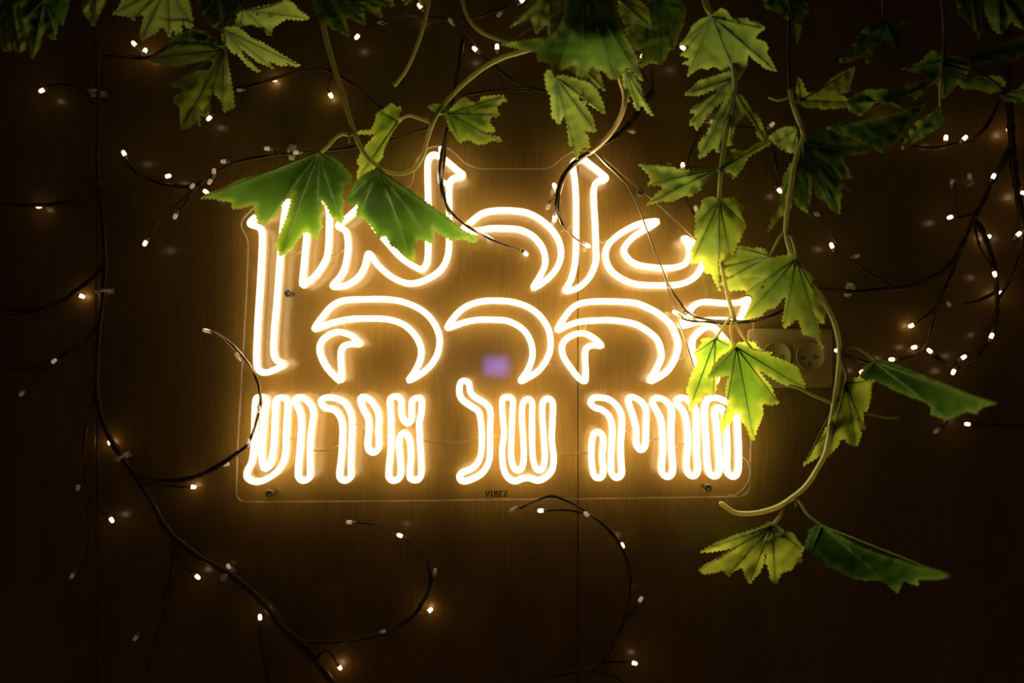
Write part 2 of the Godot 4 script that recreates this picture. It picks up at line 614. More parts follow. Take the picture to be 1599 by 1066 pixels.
	letter([925, 690, 928, 679, 935, 675, 941, 680, 943, 691, 941, 714, 943, 736, 940, 745, 934, 747, 928, 743, 925, 728, 924, 708], 2)
	letter([982, 627, 985, 621, 992, 621, 1003, 628, 1010, 640, 1010, 662, 1009, 691, 1007, 699, 1001, 703, 996, 698, 994, 687, 994, 669, 989, 648], 2)
	letter([1020, 630, 1024, 623, 1033, 622, 1044, 629, 1050, 642, 1049, 673, 1050, 704, 1052, 732, 1049, 742, 1043, 745, 1036, 741, 1034, 728, 1036, 704, 1035, 673, 1033, 656, 1027, 642], 3)
	letter([1058, 629, 1063, 622, 1072, 622, 1081, 630, 1088, 642, 1089, 667, 1089, 704, 1091, 728, 1089, 740, 1083, 744, 1076, 740, 1073, 724, 1075, 695, 1074, 667, 1069, 644], 3)
	letter([1102, 635, 1107, 624, 1119, 621, 1133, 626, 1146, 634, 1152, 648, 1154, 683, 1155, 712, 1154, 735, 1149, 744, 1141, 743, 1137, 732, 1137, 704, 1136, 675, 1134, 650, 1129, 639, 1122, 637, 1118, 645, 1120, 662, 1123, 695, 1125, 724, 1123, 740, 1117, 744, 1110, 741, 1106, 724, 1104, 690, 1102, 655], 5)


func sign_wire(px: Array, mat: Material, r := 0.001, d := 0.036, called := "link_wire"):
	var o := sign_node.position
	put(called, tube(spline(flat2(px, d), false, 0.003), r, r, 6, 0.0, o), [mat], sign_node)


func link_wires():
	for w in [[446, 400, 458, 398, 470, 393], [514, 399, 525, 397, 537, 390], [703, 339, 714, 344, 726, 348], [876, 361, 885, 357, 896, 350], [934, 376, 941, 378, 948, 375],
			[541, 502, 540, 509, 542, 517], [531, 594, 526, 603, 517, 609, 518, 618], [688, 523, 692, 517, 700, 512], [857, 568, 870, 573, 880, 569], [917, 504, 914, 512, 911, 519],
			[1060, 562, 1070, 557, 1084, 551], [446, 690, 456, 684, 466, 683], [486, 703, 512, 703, 530, 694], [551, 663, 561, 663, 573, 671], [591, 683, 599, 686, 608, 675],
			[656, 682, 668, 689, 702, 692, 733, 689, 750, 680], [767, 687, 773, 682, 784, 682], [865, 707, 877, 710, 900, 709, 924, 706], [973, 677, 982, 671, 993, 666],
			[1012, 690, 1022, 685, 1034, 684], [1052, 700, 1060, 695, 1073, 692], [1090, 697, 1097, 694, 1104, 693]]:
		sign_wire(w, M.wire)
	sign_wire([1156, 712, 1166, 718, 1172, 732, 1170, 748, 1162, 762, 1150, 772, 1138, 774], M.wire, 0.0011, 0.035, "lead_wire")
	sign_wire([936, 242, 946, 254, 960, 268, 974, 283, 984, 296, 1002, 337, 1022, 392, 1036, 424, 1046, 462, 1058, 498, 1070, 530, 1084, 572, 1096, 600], M.cord, 0.0011, 0.049, "power_cord")
	sign_wire([930, 238, 946, 255, 960, 268, 973, 281], M.cord, 0.0022, 0.049, "cord_sleeve")


# ------------------------------------------------------------------ the double socket

func socket():
	var o := P(1232, 559)
	var t := thing("double_socket", "beige double wall socket half hidden behind vine leaves beside the sign", "socket", o)
	var k := PX
	var fr := rounded([Vector2(-66, -46) * k, Vector2(66, -46) * k, Vector2(66, 46) * k, Vector2(-66, 46) * k], 0.008)
	put("cover_plate", slab(fr, 0.0, 0.007, 0.002), [M.beige, M.beige], t)
	var rim := rounded([Vector2(-54, -27) * k, Vector2(58, -27) * k, Vector2(58, 27) * k, Vector2(-54, 27) * k], 0.003)
	put("inner_frame", slab(rim, 0.006, 0.0095, 0.001), [M.beige, M.beige], t)
	for s in [-23, 29]:
		var ins := put("outlet", slab(rounded([Vector2(s - 25, -25) * k, Vector2(s + 25, -25) * k, Vector2(s + 25, 25) * k, Vector2(s - 25, 25) * k], 0.002), 0.0094, 0.0102, 0.0004), [M.beige, M.beige], t)
		# raised ring with a sunken well inside it
		var ring := lathe([Vector2(0.0203, 0.0), Vector2(0.0203, 0.0026), Vector2(0.0195, 0.0032), Vector2(0.0186, 0.0026), Vector2(0.0178, -0.002), Vector2(0, -0.002)], 40)
		var m := put("well", ring, [M.beige], ins, Vector3(s * k, 3.0 * k, 0.0125))
		m.rotation.x = PI / 2
		for h in [[-10, 1], [9, 2], [0, -9]]:
			var hm := lathe([Vector2(0, -0.003), Vector2(0.0026, -0.003), Vector2(0.0026, 0.0006), Vector2(0.0019, 0.0006), Vector2(0.0019, -0.0005), Vector2(0, -0.0005)], 14)
			var pin := put("pin_hole", hm, [M.hole], ins, Vector3((s + h[0]) * k, (3.0 + h[1] - 3) * k, 0.0108))
			pin.rotation.x = PI / 2


# ------------------------------------------------------------------ wired twigs with little lamps

var branch: Node3D
var branch_paths := []
var bulb_meshes := {}


func start_branch(label: String, x: float, y: float):
	branch = thing("light_branch", label, "string lights", P(x, y, 0.0), "wired twigs with tiny lamps")
	branch_paths = []


func twig(px: Array, d0: float, d1: float, r0 := 3.2, r1 := 1.4, called := "twig", rise := 1.0):
	var pts := []
	var n := px.size() / 2
	for k in n:
		pts.append(P(px[2 * k], px[2 * k + 1], lerpf(d0, d1, pow(float(k) / (n - 1), rise)) + 0.002 * sin(k * 2.3 + px[0])))
	var path := spline(pts, false, 0.006)
	branch_paths.append(path)
	put(called, tube(path, r0 * PX, r1 * PX, 8, 0.45, branch.position), [M.twig], branch)
	# the thin wire that is taped along the twig, and shows beside it
	if px.size() >= 8:
		var w := []
		for i in range(0, path.size(), 3):
			w.append(path[i] + Vector3(0.0022 * sin(i * 0.35 + px[1]), 0.0022 * cos(i * 0.27), 0.001 + r0 * PX * 0.5))
		put("wire", tube(w, 0.0006, 0.0006, 5, 0.0, branch.position), [M.taped], branch)


func bulb(x: float, y: float, dx: float, dy: float, level: float, d := 0.022):
	# level: 2 bright with its glow on the wall, 1 lit, 0.5 dim, 0 turned away
	var c := P(x, y, d)
	var dir := Vector3(dx, -dy, 0.25 if level < 2 else -0.35).normalized()
	var r := 0.0028
	if not bulb_meshes.has("cap"):
		bulb_meshes.cap = lathe([Vector2(0, -0.0028), Vector2(r * 0.9, -0.0028), Vector2(r, -0.002), Vector2(r, 0.0022), Vector2(r * 0.85, 0.0038), Vector2(r * 0.5, 0.0048), Vector2(0, 0.0051)], 12)
		bulb_meshes.base = lathe([Vector2(0, -0.0085), Vector2(r * 0.5, -0.0085), Vector2(r * 0.75, -0.0065), Vector2(r * 0.8, -0.0034), Vector2(r * 1.05, -0.0034), Vector2(r * 1.05, -0.0026), Vector2(0, -0.0026)], 12)
	var mat: Material = M.led_bright if level >= 2 else M.led_lit if level >= 1 else M.led_dim if level >= 0.5 else M.led_faint
	var b := put("bulb", bulb_meshes.cap, [mat], branch, c - branch.position)
	b.quaternion = Quaternion(Vector3.UP, dir)
	put("bulb_holder", bulb_meshes.base, [M.holder], b)
	# a short lead from the nearest twig
	var foot := c - dir * 0.008
	var near: Vector3 = foot
	var best := 1e9
	for path in branch_paths:
		for p in path:
			var e: float = p.distance_to(foot)
			if e < best:
				best = e
				near = p
	if best > 0.0015:
		put("lead", tube(spline([near, near.lerp(foot, 0.5) - dir * 0.002, foot], false, 0.003), 0.0014, 0.001, 6, 0.0, branch.position), [M.twig], branch)
	if level >= 0.5:
		var l := OmniLight3D.new()
		l.name = "lamp"
		l.light_color = AMBER.linear_to_srgb()
		l.light_energy = LED_LAMP * (8.0 if level >= 2 else 1.0 if level >= 1 else 0.3)
		l.light_size = 0.0025
		l.omni_range = 3.0
		l.omni_attenuation = 2.0
		l.shadow_enabled = true
		b.add_child(l)


func clip(x: float, y: float, turn: float, label: String, d := 0.02):
	# a white plastic cable clip: a hoop over the twig and a pad on the wall with its nail
	var o := P(x, y, 0.0)
	var t := thing("cable_clip", label, "cable clip", o, "white cable clips")
	t.rotation.z = deg_to_rad(turn)
	var arc := []
	for k in 13:
		var a := PI * k / 12.0
		arc.append(Vector3(-0.0075 * cos(a), 0, d * 0.35 + (d * 0.65 + 0.004) * sin(a)))
	var feet := [Vector3(-0.0075, 0, 0.0005)] + arc + [Vector3(0.0075, 0, 0.0005)]
	put("hoop", tube(feet, 0.0024, 0.0024, 8), [M.clip], t)
	put("pad", box(Vector3(-0.011, -0.004, 0), Vector3(0.011, 0.004, 0.003), 0.0008), [M.clip], t)
	var nl := put("nail", lathe([Vector2(0, 0), Vector2(0.0016, 0), Vector2(0.0016, 0.004), Vector2(0.0024, 0.004), Vector2(0.002, 0.005), Vector2(0, 0.005)], 10), [M.steel], t, Vector3(0.0095, 0, 0.0005))
	nl.rotation.x = PI / 2


func light_branches():
	start_branch("long dark twig of tiny lamps climbing the wall left of the sign", 152, 240)
	twig([148, -40, 150, 60, 153, 150, 152, 240, 158, 320, 164, 400, 160, 470, 153, 540, 151, 600, 157, 645, 170, 680, 188, 710, 215, 748, 240, 790, 265, 830, 310, 868, 357, 895, 400, 930, 440, 980, 490, 1030, 545, 1095], 0.016, 0.016, 3.4, 6.0, "trunk")
	twig([205, 738, 240, 750, 290, 748, 330, 733, 365, 711, 388, 692, 400, 660, 407, 630, 402, 595, 388, 568, 366, 541, 345, 524, 328, 517], 0.02, 0.072, 4.2, 1.6, "twig", 0.5)
	twig([212, 745, 240, 756, 268, 759, 285, 760], 0.016, 0.012, 3.0, 1.6)
	twig([151, 600, 138, 650, 131, 700, 132, 750, 138, 800, 136, 860, 126, 885, 118, 895], 0.016, 0.018, 3.4, 1.6)
	twig([137, 770, 148, 790, 165, 803], 0.018, 0.02, 2.2, 1.3)
	twig([268, 835, 270, 870, 266, 920, 250, 980, 234, 1025, 212, 1090], 0.016, 0.02, 4.0, 3.0)
	twig([268, 905, 252, 935, 235, 960, 220, 985], 0.018, 0.02, 3.0, 1.5)
	twig([268, 850, 285, 880, 298, 893], 0.018, 0.02, 2.4, 1.3)
	twig([430, 968, 470, 1000, 515, 1003, 560, 998, 605, 986, 642, 964, 666, 930, 671, 895, 658, 862, 630, 840, 596, 821, 558, 815], 0.018, 0.04, 4.6, 1.6)
	twig([655, 945, 668, 925, 675, 905], 0.025, 0.03, 2.4, 1.5)
	twig([404, 980, 410, 1010, 416, 1050, 420, 1090], 0.02, 0.018, 2.4, 3.6)
	twig([492, 1032, 510, 1015, 522, 1028], 0.018, 0.014, 3.0, 1.5)
	twig([166, 405, 150, 428, 122, 452, 92, 472, 50, 483, -30, 480], 0.016, 0.02, 4.0, 3.4)
	twig([110, 462, 60, 486, 20, 492, -30, 493], 0.02, 0.022, 2.4, 2.4)
	twig([157, 500, 132, 532, 102, 553, 75, 570, 45, 574, -30, 573], 0.016, 0.02, 4.0, 2.6)
	twig([75, 570, 52, 596, 40, 607], 0.018, 0.02, 2.8, 1.5)
	twig([152, 285, 142, 303, 110, 316, 55, 320, -30, 314], 0.016, 0.02, 4.0, 2.6)
	twig([152, 165, 125, 142, 100, 132, 76, 134], 0.016, 0.022, 3.0, 1.5)
	for b in [[322, 516, -1, -0.3, 0.5, 0.072], [371, 555, -0.5, -0.9, 0.5, 0.068], [405, 637, -0.1, -1, 0.5, 0.061], [387, 690, 0.3, -1, 0.5, 0.056], [353, 725, 1, -0.25, 0.5, 0.024], [301, 760, 1, 0.1, 2, 0.011],
			[172, 692, -0.6, -1, 2, 0.010], [113, 898, -0.5, 0.9, 0, 0.02], [122, 760, -0.1, 1, 0, 0.02], [174, 811, 0.6, 0.8, 1, 0.024], [212, 995, -0.5, 0.8, 0, 0.02], [308, 900, 0.7, 0.5, 1, 0.024],
			[546, 815, -1, -0.1, 0.5, 0.04], [625, 836, -0.8, -0.4, 1, 0.04], [679, 892, 0.2, -1, 0, 0.03], [671, 953, 0.8, -0.7, 2, 0.011], [598, 986, 0.9, -0.3, 0, 0.026], [406, 964, 0, -1, 1, 0.024],
			[530, 1041, 0.5, 0.9, 2, 0.012], [127, 462, 0.9, 0.4, 2, 0.010], [84, 564, 0.8, -0.6, 0.5, 0.02], [34, 614, -0.5, 0.8, 0, 0.02], [62, 322, -1, 0.2, 1, 0.018], [66, 141, -0.8, 0.5, 1, 0.03], [357, 885, -0.3, -1, 0.5, 0.012]]:
		bulb(b[0], b[1], b[2], b[3], b[4], b[5])

	start_branch("forked dark twig of tiny lamps beside the sign's upper corner, under the hanging leaf", 330, 270)
	twig([470, 237, 430, 242, 385, 249, 350, 262, 322, 280, 300, 300, 278, 318, 255, 338, 240, 358, 233, 370], 0.02, 0.05, 3.2, 1.6)
	twig([470, 237, 510, 235, 560, 228, 620, 215, 680, 196], 0.02, 0.015, 2.4, 2.0)
	twig([318, 284, 295, 291, 262, 289, 235, 281, 212, 268, 198, 252], 0.03, 0.045, 3.8, 1.6)
	twig([300, 302, 290, 318, 281, 328], 0.035, 0.045, 2.2, 1.4)
	twig([318, 284, 335, 270, 350, 262], 0.035, 0.03, 2.4, 2.0)
	for b in [[194, 240, -0.4, -0.9, 1, 0.045], [262, 275, 1, -0.2, 1, 0.035], [300, 291, 0.7, -0.7, 0.5, 0.035], [321, 299, 0.8, 0.5, 1, 0.04], [227, 379, -0.4, 0.9, 1, 0.05], [274, 337, -0.3, 0.9, 0.5, 0.045],
			[334, 268, 0.1, -1, 0.5, 0.035], [328, 283, -0.4, 0.8, 0.5, 0.035], [350, 252, -1, 0.1, 0.5, 0.025], [418, 232, -1, 0, 0.5, 0.02], [463, 238, -1, 0.1, 0.5, 0.024]]:
		bulb(b[0], b[1], b[2], b[3], b[4], b[5])

	start_branch("dark twig of tiny lamps running behind the leaves above the sign's upper corner", 400, 120)
	twig([160, 86, 200, 88, 232, 90, 255, 78, 275, 58, 300, 40], 0.03, 0.05, 3.6, 2.4)
	twig([330, 150, 360, 140, 395, 134, 430, 122, 470, 110, 510, 110, 545, 128, 575, 150, 600, 172], 0.025, 0.02, 3.4, 2.0)
	twig([330, 150, 335, 165, 332, 175], 0.025, 0.025, 2.0, 1.3)
	for b in [[210, 69, -0.6, -0.7, 1, 0.045], [226, 80, 0.3, -0.9, 2, 0.02], [327, 184, -0.6, 0.8, 1, 0.03], [427, 124, 0.9, 0.2, 2, 0.010], [516, 148, 0.5, 0.9, 2, 0.012], [375, 140, -0.9, 0.2, 0, 0.024]]:
		bulb(b[0], b[1], b[2], b[3], b[4], b[5])

	start_branch("thin arching twig of tiny lamps above the middle of the sign", 680, 40)
	twig([598, 36, 620, 27, 652, 24, 690, 30, 716, 42, 745, 78, 775, 105, 812, 132, 850, 142, 900, 150], 0.03, 0.02, 1.6, 2.8)
	twig([690, 172, 720, 152, 760, 143, 800, 141, 850, 142], 0.02, 0.02, 1.8, 2.4)
	twig([652, 24, 657, 16], 0.03, 0.035, 1.6, 1.3)
	twig([775, 105, 776, 90], 0.03, 0.03, 1.6, 1.3)
	twig([598, 36, 575, 48, 565, 52], 0.03, 0.032, 1.6, 1.3)
	twig([716, 42, 760, 22, 800, 6, 830, -20], 0.03, 0.03, 1.6, 1.6)
	for b in [[558, 57, -0.6, 0.8, 1, 0.035], [595, 36, -0.9, 0.2, 0, 0.03], [704, 33, -0.6, -0.7, 0, 0.03], [742, 77, -0.8, -0.7, 1, 0.035], [656, 10, -0.5, -0.6, 1, 0.04], [780, 22, -0.5, 0.7, 0, 0.03], [776, 74, 0, -1, 1, 0.035], [815, 1, 0.6, -0.5, 1, 0.04], [787, 155, 0.7, 0.6, 0, 0.02]]:
		bulb(b[0], b[1], b[2], b[3], b[4], b[5])

	start_branch("two-strand dark twig hanging over the tall letter stroke in the upper row", 700, 200)
	twig([722, 60, 714, 120, 706, 170, 697, 210, 690, 240, 686, 270, 690, 300, 701, 326, 722, 348, 760, 370, 795, 385, 812, 390], 0.056, 0.062, 3.4, 1.6)
	twig([702, 190, 696, 220, 694, 250, 690, 285, 694, 310, 700, 330], 0.06, 0.063, 2.6, 1.8)
	for b in [[688, 234, -0.1, -1, 1, 0.056], [694, 285, 0.2, 1, 1, 0.052], [703, 340, 0.2, 1, 1, 0.055], [762, 371, -0.6, -0.5, 0.5, 0.058], [820, 395, 0.8, 0.6, 2, 0.04]]:
		bulb(b[0], b[1], b[2], b[3], b[4], b[5])

	start_branch("dark twig curling down over the straight letter stroke beneath the pale stem", 900, 240)
	twig([1020, 140, 990, 185, 960, 215, 925, 236, 898, 252, 880, 274, 871, 298, 868, 322, 873, 340], 0.052, 0.062, 4.4, 2.6)
	twig([928, 234, 892, 262, 877, 290, 872, 325, 877, 348, 890, 365, 904, 376, 910, 379], 0.058, 0.064, 2.2, 1.6)
	for b in [[866, 291, -0.3, -0.9, 1, 0.056], [866, 341, -0.1, 1, 1, 0.054], [917, 383, 0.9, 0.5, 1, 0.056], [856, 322, -0.4, 0.9, 0.5, 0.04], [1022, 95, 0.4, 0.7, 0, 0.04], [987, 205, 0.5, 0.2, 0, 0.03], [1003, 88, 0.5, -0.9, 1, 0.05]]:
		bulb(b[0], b[1], b[2], b[3], b[4], b[5])

	start_branch("arching dark twig of tiny lamps rising beneath the sign's lower edge", 950, 960)
	twig([820, 1090, 868, 1056, 920, 1045, 948, 1022, 968, 985, 981, 940, 983, 895, 974, 862, 950, 826, 920, 804, 885, 796, 858, 797], 0.018, 0.045, 4.0, 1.8)
	twig([922, 806, 900, 789, 862, 774, 834, 783, 812, 793], 0.035, 0.045, 2.2, 1.8)
	twig([972, 975, 986, 956, 994, 945], 0.025, 0.035, 2.6, 1.6)
	twig([915, 1046, 945, 1035, 975, 1034], 0.018, 0.025, 3.0, 1.6)
	twig([915, 1046, 955, 1056, 985, 1072, 1000, 1090], 0.018, 0.02, 3.0, 2.4)
	for b in [[845, 797, -1, 0, 1, 0.045], [916, 803, -0.6, -0.6, 0.5, 0.045], [972, 852, -0.3, -0.9, 1, 0.035], [1000, 936, 0.5, -0.9, 0.5, 0.035], [990, 1035, 0.9, 0.15, 1, 0.025], [801, 796, -0.9, 0.5, 0, 0.045]]:
		bulb(b[0], b[1], b[2], b[3], b[4], b[5])

	start_branch("tangle of dark twigs and tiny lamps on the wall right of the socket", 1540, 330)
	twig([1575, -40, 1572, 60, 1574, 130, 1578, 190, 1582, 250, 1590, 310, 1602, 370, 1612, 430], 0.03, 0.03, 6.0, 5.0, "trunk")
	twig([1580, 225, 1562, 262, 1544, 296, 1526, 330, 1510, 364, 1490, 404, 1462, 430, 1420, 446, 1378, 452, 1325, 455, 1280, 449, 1252, 462, 1222, 484, 1190, 497, 1150, 502, 1110, 500, 1078, 490, 1060, 470, 1046, 448, 1037, 428], 0.03, 0.064, 4.6, 2.0)
	twig([1065, 497, 1080, 501, 1110, 503, 1140, 505, 1170, 502], 0.062, 0.056, 1.6, 2.4)
	twig([1400, 449, 1360, 428, 1330, 408, 1305, 392], 0.02, 0.028, 3.2, 1.5)
	twig([1498, 390, 1486, 430, 1470, 462, 1458, 500, 1448, 534, 1430, 552, 1406, 561], 0.02, 0.026, 4.4, 1.6)
	twig([1470, 470, 1450, 490, 1435, 500], 0.02, 0.016, 2.4, 1.5)
	twig([1450, 545, 1468, 562, 1490, 572, 1512, 570, 1532, 548, 1548, 520, 1557, 485, 1555, 440, 1548, 400, 1534, 360, 1520, 340], 0.024, 0.024, 2.8, 4.4)
	twig([1556, 455, 1530, 468, 1505, 474], 0.024, 0.02, 3.0, 1.6)
	twig([1590, 310, 1598, 350, 1590, 400, 1575, 440, 1560, 465], 0.03, 0.024, 4.4, 2.4)
	twig([1526, 332, 1505, 338, 1494, 340], 0.026, 0.032, 2.4, 1.4)
	twig([1520, 345, 1530, 385, 1546, 412], 0.028, 0.036, 2.6, 1.5)
	twig([1574, 130, 1545, 190, 1520, 216, 1495, 222, 1460, 230, 1425, 228], 0.03, 0.03, 3.4, 1.6)
	twig([1490, 285, 1494, 310, 1492, 318], 0.02, 0.02, 1.8, 1.4)
	twig([1205, 230, 1212, 262, 1216, 285, 1235, 305, 1265, 335, 1290, 365, 1302, 380], 0.02, 0.026, 4.0, 1.6)
	twig([1310, 549, 1332, 559, 1362, 567, 1400, 570], 0.03, 0.02, 3.4, 1.8)
	for b in [[1299, 384, -0.5, -0.9, 1, 0.03], [1514, 276, -0.2, -0.9, 0, 0.02], [1484, 339, -0.9, 0.3, 1, 0.034], [1551, 276, 0.3, -0.9, 1, 0.036], [1543, 370, 0.8, -0.4, 2, 0.014], [1590, 366, 0.5, -0.6, 1, 0.036], [1553, 427, 0.1, 0.9, 1, 0.036], [1562, 459, 0.4, -0.8, 2, 0.016],
			[1424, 508, -0.8, 0.4, 2, 0.012], [1428, 542, -0.9, 0.2, 1, 0.026], [1393, 561, -1, 0, 1, 0.028], [1452, 548, -0.8, -0.6, 1, 0.03], [1504, 558, 0.8, -0.6, 1, 0.03], [1489, 580, -0.5, 0.8, 1, 0.03], [1548, 525, 0.3, -0.9, 1, 0.03],
			[1308, 547, -0.9, 0, 1, 0.04], [1347, 580, -0.8, 0.3, 1, 0.028], [1481, 474, 0.4, 0.8, 0, 0.02], [1477, 216, 0, -1, 1, 0.034], [1506, 216, 0.6, -0.7, 1, 0.036], [1576, 204, -0.4, -0.8, 2, 0.018], [1383, 193, 0.4, -0.6, 2, 0.012],
			[1596, 303, 0.3, -0.9, 2, 0.02], [1217, 297, 0.5, 0.7, 1, 0.026], [1055, 488, -0.9, -0.4, 1, 0.06], [1076, 493, 0.8, 0.4, 1, 0.06], [1337, 400, 0.9, -0.2, 0, 0.02], [1487, 285, 0, -1, 0, 0.02], [1275, 334, 0.5, 0.4, 0, 0.024]]:
		bulb(b[0], b[1], b[2], b[3], b[4], b[5])

	start_branch("thin dark twig hanging behind the vine above the sign's sloping edge", 1075, 230)
	twig([1128, 90, 1112, 150, 1096, 195, 1078, 238, 1070, 268, 1068, 298, 1078, 325, 1092, 352, 1110, 380], 0.03, 0.045, 2.2, 2.0)
	twig([1128, 90, 1100, 82, 1076, 78], 0.035, 0.05, 1.8, 1.4)
	twig([1112, 150, 1130, 148, 1142, 144], 0.035, 0.08, 1.8, 1.4)
	twig([1100, 188, 1108, 190], 0.032, 0.04, 1.6, 1.4)
	for b in [[1066, 259, -0.05, -1, 1, 0.045], [1087, 326, -0.4, -1, 0.5, 0.045], [1067, 75, -0.8, -0.4, 1, 0.055], [1145, 141, 0.6, -0.6, 2, 0.085], [1112, 190, 0.9, 0, 0.5, 0.045], [1205, 195, 0.5, -0.5, 0.5, 0.014]]:
		bulb(b[0], b[1], b[2], b[3], b[4], b[5])

	start_branch("short dark twig with one bright lamp below the long blurred leaf", 1540, 664)
	twig([1640, 668, 1590, 666, 1550, 664, 1522, 662], 0.02, 0.03, 3.4, 1.8)
	twig([1550, 664, 1510, 640, 1488, 650, 1470, 668], 0.02, 0.024, 2.0, 1.4)
	for b in [[1511, 662, -0.9, -0.1, 1, 0.03], [1462, 673, -0.7, 0.5, 0, 0.024]]:
		bulb(b[0], b[1], b[2], b[3], b[4], b[5])

	clip(155, 147, 0, "small white cable clip on the trunk twig near the ceiling end of the wall")
	clip(166, 455, 5, "small white cable clip on the trunk twig beside the amber lamp")
	clip(193, 713, 25, "white cable clip just below the bright lamp on the trunk twig")
	clip(357, 895, 45, "pale cable clip on the trunk twig under the sign's lower corner")
	clip(457, 238, 80, "white cable clip beside the stalk of the large leaf over the sign", 0.022)
	clip(1324, 452, 75, "white cable clip on the twig above the socket", 0.022)


# ------------------------------------------------------------------ vines

var vine: Node3D
const HANG := 0.008


func start_vine(label: String, x: float, y: float, d: float):
	vine = thing("leafy_vine", label, "vine", P(x, y, d), "hanging vines with lobed leaves")


func stem(px: Array, r0 := 3.4, r1 := 2.6, mat: Material = null, called := "stem"):
	put(called, tube(spline(triples(px), false, 0.005), r0 * PX, r1 * PX, 8, 0.12, vine.position), [mat if mat else M.stem], vine)


func bent(ctrl: Array) -> Vector3:
	# the plane d = a x + b y + c that fits the spots best
	var n := ctrl.size() / 3
	var mid := Vector3.ZERO
	for k in n:
		mid += Vector3(ctrl[3 * k], ctrl[3 * k + 1], ctrl[3 * k + 2]) / n
	var xx := 60.0
	var xy := 0.0
	var yy := 60.0
	var xd := 0.0
	var yd := 0.0
	for k in n:
		var p := Vector3(ctrl[3 * k], ctrl[3 * k + 1], ctrl[3 * k + 2]) - mid
		xx += p.x * p.x
		xy += p.x * p.y
		yy += p.y * p.y
		xd += p.x * p.z
		yd += p.y * p.z
	var det := xx * yy - xy * xy
	var a := (xd * yy - yd * xy) / det
	var b := (yd * xx - xd * xy) / det
	return Vector3(a, b, mid.z - a * mid.x - b * mid.y)


func depth_at(x: float, y: float, ctrl: Array, plane: Vector3) -> float:
	var flat := plane.x * x + plane.y * y + plane.z
	var s := 0.0
	var w := 0.0
	for k in range(0, ctrl.size(), 3):
		var e := 1.0 / (pow((x - ctrl[k]) ** 2 + (y - ctrl[k + 1]) ** 2, 1.1) + 40.0)
		s += e * (ctrl[k + 2] - plane.x * ctrl[k] - plane.y * ctrl[k + 1] - plane.z)
		w += e
	return maxf(flat + s / w, 0.042) + HANG


